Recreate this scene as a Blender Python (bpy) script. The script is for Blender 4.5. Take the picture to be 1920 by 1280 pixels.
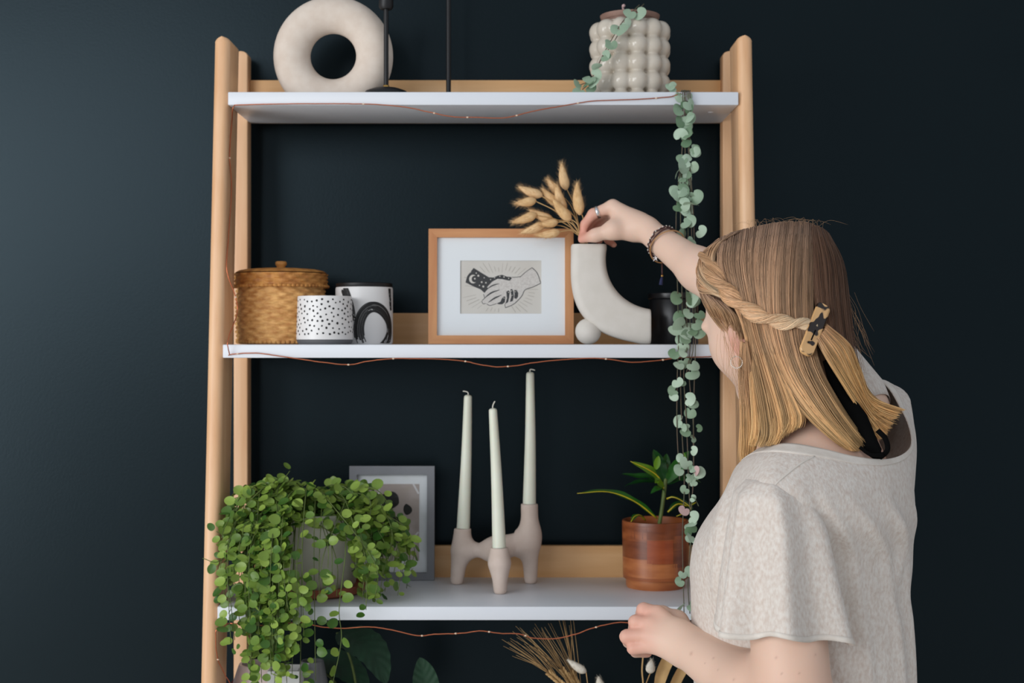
import bpy, bmesh, math, random
import numpy as np
from mathutils import Vector, Matrix, Quaternion

for _o in list(bpy.data.objects):
    bpy.data.objects.remove(_o, do_unlink=True)
SC = bpy.context.scene
COL = SC.collection
random.seed(7)
RNG = np.random.default_rng(7)
PI = math.pi

# ------------------------------------------------------------------ camera
F = 50.0 / 36.0 * 1920.0          # focal length in photo pixels
ZC = 1.45                         # camera height
cam_d = bpy.data.cameras.new('camera')
cam_d.lens = 50.0
cam_d.sensor_width = 36.0
cam_d.clip_start = 0.05
cam_d.dof.use_dof = True
cam_d.dof.focus_distance = 1.98
cam_d.dof.aperture_fstop = 6.3
cam = bpy.data.objects.new('camera', cam_d)
cam.location = (0, 0, ZC)
cam.rotation_euler = (PI / 2, 0, 0)
COL.objects.link(cam)
SC.camera = cam

# ------------------------------------------------------------------ world, lights, exposure
SC.view_settings.view_transform = 'Standard'
SC.view_settings.look = 'None'
SC.view_settings.exposure = 0.0
SC.view_settings.gamma = 1.0
SC.view_settings.use_curve_mapping = False
world = bpy.data.worlds.new('world')
SC.world = world
world.use_nodes = True
world.node_tree.nodes['Background'].inputs['Color'].default_value = (0.86, 0.92, 1.0, 1)
world.node_tree.nodes['Background'].inputs['Strength'].default_value = 0.52


def area_light(name, loc, target, sx, sy, power, color):
    d = bpy.data.lights.new(name, 'AREA')
    d.shape = 'RECTANGLE'
    d.size = sx
    d.size_y = sy
    d.energy = power
    d.color = color
    o = bpy.data.objects.new(name, d)
    o.location = loc
    o.rotation_euler = (Vector(target) - Vector(loc)).to_track_quat('-Z', 'Y').to_euler()
    COL.objects.link(o)
    return o


# daylight of a tall window in the side wall, and of a second one behind the photographer
area_light('window_daylight', (-3.1, -0.5, 1.55), (0.0, 2.4, 1.4), 1.8, 2.4, 76, (0.97, 0.985, 1.0))
area_light('rear_window_daylight', (-2.35, -2.8, 2.55), (0.2, 2.4, 1.2), 2.1, 1.9, 58, (0.93, 0.96, 1.0))


# ------------------------------------------------------------------ helpers
def lin(c):
    return tuple(((v / 255.0) / 12.92 if v / 255.0 <= 0.04045 else ((v / 255.0 + 0.055) / 1.055) ** 2.4) for v in c[:3]) + (1.0,)


def P(x, y, Y):
    return np.array([(x - 960.0) * Y / F, Y, ZC + (640.0 - y) * Y / F])


MATS = {}


def pm(name, c1, c2=None, scale=20.0, rough=0.5, bump=0.0, stretch=(1, 1, 1), spec=0.5, metal=0.0, sss=0.0, detail=4.0,
       lo=0.35, hi=0.65, bscale=None, coat=0.0, sheen=0.0, ssscale=0.01, trans=0.0, attr=None, objrand=None, stint=None):
    """procedural principled material: two-colour noise, optional bump, attribute colour or per-object variation"""
    m = bpy.data.materials.new(name)
    m.use_nodes = True
    nt = m.node_tree
    b = nt.nodes['Principled BSDF']
    b.inputs['Roughness'].default_value = rough
    b.inputs['Specular IOR Level'].default_value = spec
    b.inputs['Metallic'].default_value = metal
    if stint:
        b.inputs['Specular Tint'].default_value = stint + (1.0,)
    b.inputs['Coat Weight'].default_value = coat
    b.inputs['Sheen Weight'].default_value = sheen
    b.inputs['Base Color'].default_value = lin(c1)
    if sss:
        b.inputs['Subsurface Weight'].default_value = sss
        b.inputs['Subsurface Scale'].default_value = ssscale
        b.inputs['Subsurface Radius'].default_value = (1.0, 0.35, 0.2)
    tc = nt.nodes.new('ShaderNodeTexCoord')
    mp = nt.nodes.new('ShaderNodeMapping')
    mp.inputs['Scale'].default_value = stretch
    nt.links.new(tc.outputs['Object'], mp.inputs['Vector'])
    src = None
    if c2 is not None:
        n = nt.nodes.new('ShaderNodeTexNoise')
        n.inputs['Scale'].default_value = scale
        n.inputs['Detail'].default_value = detail
        nt.links.new(mp.outputs['Vector'], n.inputs['Vector'])
        r = nt.nodes.new('ShaderNodeValToRGB')
        r.color_ramp.elements[0].position = lo
        r.color_ramp.elements[0].color = lin(c1)
        r.color_ramp.elements[1].position = hi
        r.color_ramp.elements[1].color = lin(c2)
        fac = n.outputs['Fac']
        if objrand:
            oi = nt.nodes.new('ShaderNodeObjectInfo')
            ge = nt.nodes.new('ShaderNodeNewGeometry')
            a1 = nt.nodes.new('ShaderNodeMath')
            a1.operation = 'ADD'
            nt.links.new(oi.outputs['Random'], a1.inputs[0])
            nt.links.new(ge.outputs['Random Per Island'], a1.inputs[1])
            a2 = nt.nodes.new('ShaderNodeMath')
            a2.operation = 'FRACT'
            nt.links.new(a1.outputs[0], a2.inputs[0])
            a3 = nt.nodes.new('ShaderNodeMix')
            a3.inputs['Factor'].default_value = objrand
            nt.links.new(n.outputs['Fac'], a3.inputs['A'])
            nt.links.new(a2.outputs[0], a3.inputs['B'])
            fac = a3.outputs['Result']
        nt.links.new(fac, r.inputs['Fac'])
        nt.links.new(r.outputs['Color'], b.inputs['Base Color'])
        src = r.outputs['Color']
    if attr:
        at = nt.nodes.new('ShaderNodeAttribute')
        at.attribute_name = attr
        nt.links.new(at.outputs['Color'], b.inputs['Base Color'])
        src = at.outputs['Color']
    if bump:
        n2 = nt.nodes.new('ShaderNodeTexNoise')
        n2.inputs['Scale'].default_value = bscale or scale
        n2.inputs['Detail'].default_value = 3.0
        nt.links.new(mp.outputs['Vector'], n2.inputs['Vector'])
        bp = nt.nodes.new('ShaderNodeBump')
        bp.inputs['Strength'].default_value = bump
        bp.inputs['Distance'].default_value = 0.002
        nt.links.new(n2.outputs['Fac'], bp.inputs['Height'])
        nt.links.new(bp.outputs['Normal'], b.inputs['Normal'])
    if trans:
        tl = nt.nodes.new('ShaderNodeBsdfTranslucent')
        tl.inputs['Color'].default_value = lin(c2 or c1)
        if src is not None:
            nt.links.new(src, tl.inputs['Color'])
        mx = nt.nodes.new('ShaderNodeMixShader')
        mx.inputs['Fac'].default_value = trans
        nt.links.new(b.outputs[0], mx.inputs[1])
        nt.links.new(tl.outputs[0], mx.inputs[2])
        nt.links.new(mx.outputs[0], nt.nodes['Material Output'].inputs['Surface'])
    MATS[name] = m
    return m


def glass_mat(name):
    m = bpy.data.materials.new(name)
    m.use_nodes = True
    nt = m.node_tree
    for n in list(nt.nodes):
        if n.type == 'BSDF_PRINCIPLED':
            nt.nodes.remove(n)
    t = nt.nodes.new('ShaderNodeBsdfTransparent')
    g = nt.nodes.new('ShaderNodeBsdfGlossy')
    g.inputs['Roughness'].default_value = 0.06
    lw = nt.nodes.new('ShaderNodeLayerWeight')
    pw = nt.nodes.new('ShaderNodeMath'); pw.operation = 'POWER'; pw.inputs[1].default_value = 4.0
    nt.links.new(lw.outputs['Facing'], pw.inputs[0])
    f = nt.nodes.new('ShaderNodeMath'); f.operation = 'MULTIPLY_ADD'; f.inputs[1].default_value = 0.5; f.inputs[2].default_value = 0.035
    nt.links.new(pw.outputs[0], f.inputs[0])
    mx = nt.nodes.new('ShaderNodeMixShader')
    nt.links.new(f.outputs[0], mx.inputs[0])
    nt.links.new(t.outputs[0], mx.inputs[1])
    nt.links.new(g.outputs[0], mx.inputs[2])
    nt.links.new(mx.outputs[0], nt.nodes['Material Output'].inputs['Surface'])
    MATS[name] = m
    return m


def nrm(v):
    v = np.asarray(v, float)
    n = np.linalg.norm(v)
    return v / n if n > 1e-12 else v


def catmull(pts, n):
    """resample a polyline of d-dim points as a Catmull-Rom spline with n samples"""
    p = np.asarray(pts, float)
    if len(p) == 2:
        t = np.linspace(0, 1, n)[:, None]
        return p[0] * (1 - t) + p[1] * t
    q = np.vstack([2 * p[0] - p[1], p, 2 * p[-1] - p[-2]])
    u = np.linspace(0, len(p) - 1 - 1e-9, n)
    i = u.astype(int)
    t = (u - i)[:, None]
    a, b, c, d = q[i], q[i + 1], q[i + 2], q[i + 3]
    return 0.5 * ((2 * b) + (-a + c) * t + (2 * a - 5 * b + 4 * c - d) * t * t + (-a + 3 * b - 3 * c + d) * t ** 3)


class MB:
    def __init__(s):
        s.v = []
        s.f = []
        s.n = 0

    def add(s, v, f):
        v = np.asarray(v, float)
        s.v.append(v)
        s.f.extend([tuple(int(i) + s.n for i in q) for q in f])
        s.n += len(v)

    def box(s, lo, hi, bev=0.0, M=None):
        x0, y0, z0 = lo
        x1, y1, z1 = hi
        bm = bmesh.new()
        bmesh.ops.create_cube(bm, size=1.0)
        for v in bm.verts:
            v.co = ((x0 + x1) / 2 + v.co.x * (x1 - x0), (y0 + y1) / 2 + v.co.y * (y1 - y0), (z0 + z1) / 2 + v.co.z * (z1 - z0))
        if bev:
            bmesh.ops.bevel(bm, geom=list(bm.edges), offset=bev, segments=2, affect='EDGES', profile=0.5)
        bm.verts.index_update()
        V = np.array([v.co[:] for v in bm.verts])
        if M is not None:
            V = (np.asarray(M)[:3, :3] @ V.T).T + np.asarray(M)[:3, 3]
        s.add(V, [[v.index for v in f.verts] for f in bm.faces])
        bm.free()

    def grid(s, G, closed_u=False, closed_v=False):
        """G: (nu, nv, 3) array"""
        nu, nv = G.shape[:2]
        f = []
        for i in range(nu if closed_u else nu - 1):
            i2 = (i + 1) % nu
            for j in range(nv if closed_v else nv - 1):
                j2 = (j + 1) % nv
                f.append((i * nv + j, i * nv + j2, i2 * nv + j2, i2 * nv + j))
        s.add(G.reshape(-1, 3), f)

    def lathe(s, prof, c=(0, 0, 0), n=48, M=None):
        """prof: list of (r, z); a radius of 0 closes the end"""
        prof = np.asarray(prof, float)
        th = np.linspace(0, 2 * PI, n, endpoint=False)
        G = np.stack([np.stack([r * np.cos(th), r * np.sin(th), np.full(n, z)], -1) for r, z in prof])
        if M is not None:
            G = G @ np.asarray(M)[:3, :3].T
        G = G + np.asarray(c)
        s.grid(G[:, ::-1], closed_v=True)

    def tube(s, pts, r, n=8, caps=True):
        pts = np.asarray(pts, float)
        m = len(pts)
        r = np.full(m, r) if np.isscalar(r) else np.asarray(r, float)
        T = np.gradient(pts, axis=0)
        T /= np.maximum(np.linalg.norm(T, axis=1), 1e-9)[:, None]
        ref = np.array([0, 0, 1.0]) if abs(T[0][2]) < 0.9 else np.array([1.0, 0, 0])
        N = nrm(np.cross(T[0], ref))
        th = np.linspace(0, 2 * PI, n, endpoint=False)
        G = np.zeros((m, n, 3))
        for i in range(m):
            N = nrm(N - T[i] * np.dot(N, T[i]))
            B = np.cross(T[i], N)
            G[i] = pts[i] + r[i] * (np.cos(th)[:, None] * N + np.sin(th)[:, None] * B)
        b0 = s.n
        s.grid(G, closed_v=True)
        if caps:
            s.f.append(tuple(b0 + j for j in range(n))[::-1])
            s.f.append(tuple(b0 + (m - 1) * n + j for j in range(n)))

    def ball(s, c, r, n=12, M=None):
        r = np.array([r, r, r]) if np.isscalar(r) else np.asarray(r)
        ph = np.linspace(0, PI, n)
        th = np.linspace(0, 2 * PI, 2 * n, endpoint=False)
        G = np.stack([np.outer(np.sin(ph), np.cos(th)) * r[0], np.outer(np.sin(ph), np.sin(th)) * r[1],
                      np.outer(np.cos(ph), np.ones(2 * n)) * r[2]], -1)
        if M is not None:
            G = G @ np.asarray(M)[:3, :3].T
        s.grid(G + np.asarray(c), closed_v=True)

    def data(s, name, origin=(0, 0, 0), smooth=True):
        V = np.vstack(s.v) - np.asarray(origin)
        me = bpy.data.meshes.new(name)
        me.from_pydata(V.tolist(), [], s.f)
        if smooth:
            me.polygons.foreach_set('use_smooth', np.ones(len(me.polygons), bool))
        me.update()
        return me

    def build(s, name, m, parent=None, smooth=True, origin=None, auto=None):
        if parent is not None:
            og = world_loc(parent)
        else:
            V = np.vstack(s.v)
            og = np.array([(V[:, 0].min() + V[:, 0].max()) / 2, (V[:, 1].min() + V[:, 1].max()) / 2, V[:, 2].min()]) if origin is None else np.asarray(origin)
        me = s.data(name, og, smooth)
        if auto is not None:
            try:
                me.set_sharp_from_angle(angle=math.radians(auto))
            except Exception:
                pass
        return link(name, me, m, parent, og if parent is None else (0, 0, 0))


def world_loc(o):
    l = np.array(o.location)
    while o.parent is not None:
        o = o.parent
        l = l + np.array(o.location)
    return l


def link(name, me, m, parent=None, loc=(0, 0, 0)):
    o = bpy.data.objects.new(name, me)
    COL.objects.link(o)
    o.parent = parent
    o.location = tuple(loc)
    if m is not None:
        mm = MATS[m] if isinstance(m, str) else m
        if not me.materials:
            me.materials.append(mm)
    return o


def tag(o, label=None, cat=None, group=None, kind=None):
    if label:
        o['label'] = label
    if cat:
        o['category'] = cat
    if group:
        o['group'] = group
    if kind:
        o['kind'] = kind
    return o


def thing(name, label, cat, loc, group=None):
    o = bpy.data.objects.new(name, None)
    o.empty_display_size = 0.05
    COL.objects.link(o)
    o.location = tuple(loc)
    return tag(o, label, cat, group, 'thing' if cat else None)


# ---- signed distance modelling (surface nets)
def sd_cone(X, a, b, r1, r2):
    a = np.asarray(a, np.float32)
    d = np.asarray(b, np.float32) - a
    L = max(float(d @ d), 1e-12)
    px, py, pz = X[0] - a[0], X[1] - a[1], X[2] - a[2]
    t = np.clip((px * d[0] + py * d[1] + pz * d[2]) / L, 0, 1)
    return np.sqrt((px - t * d[0]) ** 2 + (py - t * d[1]) ** 2 + (pz - t * d[2]) ** 2) - (r1 + (r2 - r1) * t)


def sd_ell(X, c, r, R=None):
    p = [X[i] - np.float32(c[i]) for i in range(3)]
    if R is not None:
        R = np.asarray(R, np.float32)      # columns are the local axes
        p = [p[0] * R[0, k] + p[1] * R[1, k] + p[2] * R[2, k] for k in range(3)]
    k0 = np.sqrt((p[0] / r[0]) ** 2 + (p[1] / r[1]) ** 2 + (p[2] / r[2]) ** 2)
    k1 = np.sqrt((p[0] / r[0] ** 2) ** 2 + (p[1] / r[1] ** 2) ** 2 + (p[2] / r[2] ** 2) ** 2)
    return k0 * (k0 - 1.0) / np.maximum(k1, 1e-6)


def smin(a, b, k):
    h = np.maximum(k - np.abs(a - b), 0.0) / k
    return np.minimum(a, b) - h * h * k * 0.25


def sdf_field(prims, h, pad=0.02):
    """prims: ('c', a, b, r1, r2, k) | ('e', c, r, R, k) | ('s', ...) the same, subtracted"""
    los, his = [], []
    for p in prims:
        if p[0][0] == 'c':
            rr = max(p[3], p[4])
            los.append(np.minimum(p[1], p[2]) - rr)
            his.append(np.maximum(p[1], p[2]) + rr)
        else:
            los.append(np.asarray(p[1]) - max(p[2]))
            his.append(np.asarray(p[1]) + max(p[2]))
    lo = np.min(los, 0) - pad
    hi = np.max(his, 0) + pad
    n = np.ceil((hi - lo) / h).astype(int) + 1
    ax = [(lo[i] + h * np.arange(n[i])).astype(np.float32) for i in range(3)]
    D = np.full(tuple(n), 1.0, np.float32)
    for p, l, u in zip(prims, los, his):
        k = p[-1]
        g = k * 1.2 + 3 * h
        i0 = np.maximum(np.floor((l - g - lo) / h).astype(int), 0)
        i1 = np.minimum(np.ceil((u + g - lo) / h).astype(int) + 1, n)
        sl = tuple(slice(a, b) for a, b in zip(i0, i1))
        X = [ax[0][sl[0]][:, None, None], ax[1][sl[1]][None, :, None], ax[2][sl[2]][None, None, :]]
        d = sd_cone(X, p[1], p[2], p[3], p[4]) if p[0][0] == 'c' else sd_ell(X, p[1], p[2], p[3])
        if p[0].endswith('-'):
            D[sl] = -smin(-D[sl], d, k)
        else:
            D[sl] = smin(D[sl], d, k)
    return D, lo, h


def surface_nets(D, lo, h):
    s = D < 0
    nx, ny, nz = D.shape
    cnt = np.zeros((nx - 1, ny - 1, nz - 1), np.int8)
    corners = [(i, j, k) for i in (0, 1) for j in (0, 1) for k in (0, 1)]
    for i, j, k in corners:
        cnt += s[i:nx - 1 + i, j:ny - 1 + j, k:nz - 1 + k]
    act = np.argwhere((cnt > 0) & (cnt < 8))
    vals = np.stack([D[act[:, 0] + i, act[:, 1] + j, act[:, 2] + k] for i, j, k in corners], 1)
    acc = np.zeros((len(act), 3))
    num = np.zeros(len(act))
    for a in range(8):
        for b in range(a + 1, 8):
            ca, cb = np.array(corners[a]), np.array(corners[b])
            if np.abs(ca - cb).sum() != 1:
                continue
            va, vb = vals[:, a], vals[:, b]
            m = (va < 0) != (vb < 0)
            t = np.where(m, va / np.where(m, va - vb, 1), 0)
            acc += np.where(m[:, None], ca + t[:, None] * (cb - ca), 0)
            num += m
    V = lo + h * (act + acc / num[:, None])
    idx = np.full(cnt.shape, -1, np.int32)
    idx[act[:, 0], act[:, 1], act[:, 2]] = np.arange(len(act))
    faces = []
    for axis in range(3):
        sa = [slice(None)] * 3
        sb = [slice(None)] * 3
        sa[axis] = slice(0, -1)
        sb[axis] = slice(1, None)
        A, B = s[tuple(sa)], s[tuple(sb)]
        e = np.argwhere(A != B)
        o1, o2 = [a for a in range(3) if a != axis]
        ok = (e[:, o1] > 0) & (e[:, o2] > 0) & (e[:, o1] < D.shape[o1] - 1) & (e[:, o2] < D.shape[o2] - 1)
        e = e[ok]
        ins = A[e[:, 0], e[:, 1], e[:, 2]]
        q = []
        for d1, d2 in ((-1, -1), (0, -1), (0, 0), (-1, 0)):
            c = e.copy()
            c[:, o1] += d1
            c[:, o2] += d2
            q.append(idx[c[:, 0], c[:, 1], c[:, 2]])
        q = np.stack(q, 1)
        flip = ins if axis != 1 else ~ins
        q[~flip] = q[~flip][:, ::-1]
        faces.append(q)
    return V, np.vstack(faces)


def mesh_vf(name, V, Fq, origin, smooth=True):
    me = bpy.data.meshes.new(name)
    V = np.asarray(V, np.float32) - np.asarray(origin, np.float32)
    Fq = np.asarray(Fq, np.int32)
    me.vertices.add(len(V))
    me.vertices.foreach_set('co', V.ravel())
    k = Fq.shape[1]
    me.loops.add(Fq.size)
    me.loops.foreach_set('vertex_index', Fq.ravel())
    me.polygons.add(len(Fq))
    me.polygons.foreach_set('loop_start', np.arange(0, Fq.size, k, dtype=np.int32))
    me.polygons.foreach_set('use_smooth', np.full(len(Fq), smooth))
    me.update(calc_edges=True)
    me.validate()
    return me


def relax(V, Fq, it=2, lam=0.5):
    V = np.asarray(V, float).copy()
    e = np.vstack([Fq[:, [0, 1]], Fq[:, [1, 2]], Fq[:, [2, 3]], Fq[:, [3, 0]]])
    a = np.concatenate([e[:, 0], e[:, 1]])
    b = np.concatenate([e[:, 1], e[:, 0]])
    deg = np.maximum(np.bincount(a, minlength=len(V)), 1)[:, None]
    for _ in range(it):
        S = np.stack([np.bincount(a, weights=V[b, c], minlength=len(V)) for c in range(3)], 1) / deg
        V += lam * (S - V)
    return V


def sdf_build(name, prims, h, m, parent=None, origin=None, it=2, pad=0.02):
    D, lo, h = sdf_field(prims, h, pad)
    V, Fq = surface_nets(D, lo, h)
    V = relax(V, Fq, it)
    og = world_loc(parent) if parent is not None else (np.asarray(origin) if origin is not None else np.array([V[:, 0].mean(), V[:, 1].mean(), V[:, 2].min()]))
    me = mesh_vf(name, V, Fq, og)
    return link(name, me, m, parent, (0, 0, 0) if parent is not None else og)


def blade(mid, width, nseg=12, nw=4, up=(0, 0, 1), fold=0.15, pleat=0.0, npleat=9, prof=None, ruffle=0.0):
    """a leaf surface along a midrib; returns (nseg+1, 2*nw+1, 3)"""
    C = catmull(mid, nseg + 1)
    T = np.gradient(C, axis=0)
    T /= np.linalg.norm(T, axis=1)[:, None]
    up = np.asarray(up, float)
    t = np.linspace(0, 1, nseg + 1)
    w = (prof(t) if prof else np.sin(PI * np.clip(t, 0, 1)) ** 0.8) * width
    u = np.linspace(-1, 1, 2 * nw + 1)
    G = np.zeros((nseg + 1, 2 * nw + 1, 3))
    for i in range(nseg + 1):
        S = nrm(np.cross(T[i], up))
        N = np.cross(S, T[i])
        off = fold * np.abs(u) * w[i]
        if pleat:
            off = off + pleat * w[i] * np.sin((t[i] * npleat - np.abs(u) * 1.6) * 2 * PI) * np.minimum(1, np.abs(u) * 3)
        if ruffle:
            off = off + ruffle * w[i] * np.sin(t[i] * 19 + u * 2) * np.abs(u)
        G[i] = C[i] + S * (u * w[i])[:, None] + N * off[:, None]
    return G
# ------------------------------------------------------------------ materials
pm('wall_paint', (6, 13, 15), (8, 15, 17), scale=3.0, rough=0.31, spec=0.24, stint=(0.62, 0.86, 1.0), bump=0.05, bscale=220)
pm('floorboards', (222, 215, 206), (228, 222, 214), scale=6, rough=0.5, stretch=(1, 8, 1))
pm('skirting_paint', (40, 52, 60), rough=0.5)
pm('beech', (234, 190, 148), (220, 168, 122), scale=9, rough=0.42, stretch=(5, 5, 0.45), detail=6, bump=0.03)
pm('beech_rail', (228, 182, 130), (214, 164, 110), scale=9, rough=0.45, stretch=(0.45, 5, 5), detail=6, bump=0.03)
pm('shelf_white', (219, 223, 229), (223, 226, 231), scale=4, rough=0.38, spec=0.4)
pm('screw', (190, 180, 170), rough=0.3, metal=1.0)
pm('stoneware', (222, 208, 194), (216, 200, 185), scale=60, rough=0.85, spec=0.2, bump=0.08, bscale=400)
pm('black_metal', (20, 20, 22), rough=0.45, spec=0.4)
pm('brass', (200, 160, 90), rough=0.3, metal=1.0)
pm('glaze', (207, 197, 182), (200, 189, 173), scale=25, rough=0.14, spec=0.55)
pm('nursery_pot', (150, 118, 104), (135, 105, 92), scale=30, rough=0.6)
pm('seagrass', (234, 182, 112), (186, 126, 66), scale=70, rough=0.62, bump=0.4, bscale=420, stretch=(1, 1, 2.2), lo=0.3, hi=0.7)
pm('seagrass_lid', (214, 152, 78), (164, 102, 46), scale=70, rough=0.6, bump=0.4, bscale=420, lo=0.3, hi=0.7)
pm('white_ceramic', (228, 226, 224), (222, 220, 218), scale=15, rough=0.35)
pm('ink_black', (22, 22, 23), rough=0.6)
pm('grey_ceramic', (92, 92, 94), rough=0.6)
pm('oak', (206, 148, 98), (184, 122, 76), scale=8, rough=0.5, stretch=(0.7, 4, 6), detail=8, bump=0.04)
pm('oak_upright', (206, 148, 98), (184, 122, 76), scale=8, rough=0.5, stretch=(6, 4, 0.7), detail=8, bump=0.04)
pm('mat_board', (232, 236, 238), rough=0.8)
pm('old_paper', (214, 210, 202), (206, 201, 192), scale=14, rough=0.9)
pm('ray_ink', (176, 170, 160), rough=0.9)
pm('pale_print', (196, 190, 184), (214, 210, 204), scale=400, rough=0.9)
pm('vase_white', (216, 210, 201), (211, 205, 195), scale=40, rough=0.7, bump=0.03, bscale=500)
pm('bunny_tail', (238, 204, 156), (222, 182, 128), scale=120, rough=0.9, objrand=0.4)
pm('straw', (196, 160, 108), (170, 134, 86), scale=60, rough=0.8, objrand=0.5)
pm('copper_wire', (205, 120, 86), rough=0.3, metal=1.0)
pm('bulb', (226, 196, 168), rough=0.2)
pm('grey_frame', (128, 130, 135), (122, 124, 129), scale=20, rough=0.5)
pm('print_taupe', (184, 172, 165), (178, 165, 158), scale=6, rough=0.85)
pm('print_white', (222, 220, 220), rough=0.85)
pm('holder_clay', (210, 192, 180), (204, 185, 172), scale=50, rough=0.75, bump=0.04, bscale=500)
pm('wax', (228, 230, 214), (222, 224, 205), scale=12, rough=0.45, sss=0.25, ssscale=0.012)
pm('wick', (226, 222, 210), rough=0.9)
pm('acacia', (166, 94, 52), (112, 56, 28), scale=5, rough=0.35, stretch=(2, 2, 9), detail=6, lo=0.35, hi=0.62, bump=0.04)
pm('acacia_dark', (134, 72, 40), (104, 52, 28), scale=7, rough=0.35, stretch=(2, 2, 9), detail=6)
pm('acacia_red', (160, 80, 44), (138, 64, 34), scale=7, rough=0.35, stretch=(2, 2, 9), detail=6)
pm('acacia_pale', (182, 112, 64), (152, 84, 46), scale=7, rough=0.35, stretch=(2, 2, 9), detail=6)
pm('soil', (40, 28, 20), (60, 44, 32), scale=120, rough=0.95, bump=0.6)
pm('leaf_green', (34, 88, 28), (164, 190, 84), scale=30, rough=0.38, spec=0.45, trans=0.22, objrand=0.8, lo=0.05, hi=1.0)
pm('stem_green', (96, 112, 52), (74, 90, 40), scale=60, rough=0.6)
pm('leaf_silver', (96, 128, 92), (186, 208, 184), scale=45, rough=0.45, trans=0.12, objrand=0.72, lo=0.1, hi=0.85)
pm('stem_dusk', (78, 84, 62), (98, 78, 66), scale=60, rough=0.7)
pm('leaf_pink', (206, 176, 172), (188, 150, 150), scale=40, rough=0.6)
pm('leaf_deep', (18, 62, 22), (38, 96, 30), scale=25, rough=0.3, objrand=0.4, trans=0.15)
pm('leaf_gold', (196, 180, 40), (170, 150, 30), scale=40, rough=0.35)
pm('leaf_lime', (110, 150, 30), (86, 130, 28), scale=40, rough=0.35, trans=0.2)
pm('leaf_dark', (36, 74, 50), (24, 54, 36), scale=16, rough=0.38, trans=0.08)
pm('cream_pot', (206, 204, 190), (196, 193, 178), scale=30, rough=0.6)
pm('terracotta', (178, 104, 80), (160, 90, 68), scale=30, rough=0.8)
pm('canister', (22, 23, 26), rough=0.32, spec=0.5)
pm('pink_enamel', (226, 206, 202), rough=0.3)
pm('red_enamel', (150, 36, 48), rough=0.3)
pm('blue_enamel', (88, 124, 166), rough=0.3)
pm('white_fuzz', (226, 220, 206), (206, 196, 178), scale=120, rough=0.9)
pm('white_box', (206, 206, 204), rough=0.5)
pm('grey_jar', (120, 122, 124), rough=0.25)
glass_mat('pane_glass')

# ------------------------------------------------------------------ the room
Z1, Z2, Z3, Z4, Z5 = 1.871, 1.445, 1.019, 0.593, 0.167
YB = 2.602                      # rear edge of the shelves
YW = 2.642                      # face of the wall


def YF(z):                      # front edge of the leaning front posts
    return 2.4 + 0.102 * (z - 1.871)


b = MB(); b.box((-2.9, YW, 0), (2.6, YW + 0.12, 2.7)); tag(b.build('wall_back', 'wall_paint', smooth=False), 'matt dark navy painted wall behind the shelf', kind='structure')
fl = thing('floor', 'pale wooden plank floor under the shelf', None, (0, 1.0, -0.02)); tag(fl, kind='structure')
for i in range(26):
    x = -2.9 + i * 0.2115
    b = MB(); b.box((x + 0.001, -2.6, -0.02), (x + 0.2105, YW, 0.0), 0.0); b.build('plank', 'floorboards', fl, smooth=False)
b = MB(); b.box((-2.9, YW - 0.016, 0), (2.6, YW, 0.09), 0.003); tag(b.build('baseboard_back', 'skirting_paint', smooth=False), 'dark painted baseboard at the foot of the wall', kind='structure')

# ------------------------------------------------------------------ shelving unit
XI0, XI1 = -0.4797, 0.3825      # inner faces of the posts
TH = 0.026
unit = thing('shelving_unit', 'tall beech ladder shelf with white boards against the dark wall', 'shelf', ((XI0 + XI1) / 2, 2.45, 0))


def post(x0, x1, yfun, depth, ztop, rf):
    """a leaning post with rounded front and an arched top; cross-section in x and y"""
    b = MB()
    n = 14
    w = (x1 - x0) / 2
    xc = (x0 + x1) / 2
    ah = w * 0.85
    zs = list(np.linspace(0, ztop - ah, 6)) + [ztop - ah + ah * math.sin(a) for a in np.linspace(0.12, PI / 2 - 0.05, 12)]
    G = []
    for z in zs:
        e = z - (ztop - ah)
        ww = w if e <= 0 else w * max(0.0, 1 - (e / ah) ** 2.3) ** (1 / 2.3) * 0.99 + 0.0004
        y0 = yfun(z)
        y1 = y0 + depth
        ring = []
        rx = min(rf, ww)
        for a in np.linspace(PI, 2 * PI, n):                        # rounded front (towards the camera)
            ring.append((xc + (ww - rx) * (1 if a > 1.5 * PI else -1) + rx * math.cos(a), y0 + rf + rf * math.sin(a), z))
        rb = 0.004
        for a in np.linspace(0, PI, 8):
            ring.append((xc + (ww - min(rb, ww)) * (1 if a < PI / 2 else -1) + min(rb, ww) * math.cos(a), y1 - rb + rb * math.sin(a), z))
        G.append(ring)
    G = np.array(G)
    b.grid(G, closed_v=True)
    nn = G.shape[1]
    b.f.append(tuple(b.n - nn + j for j in range(nn)))
    b.f.append(tuple(range(nn))[::-1])
    return b


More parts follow.
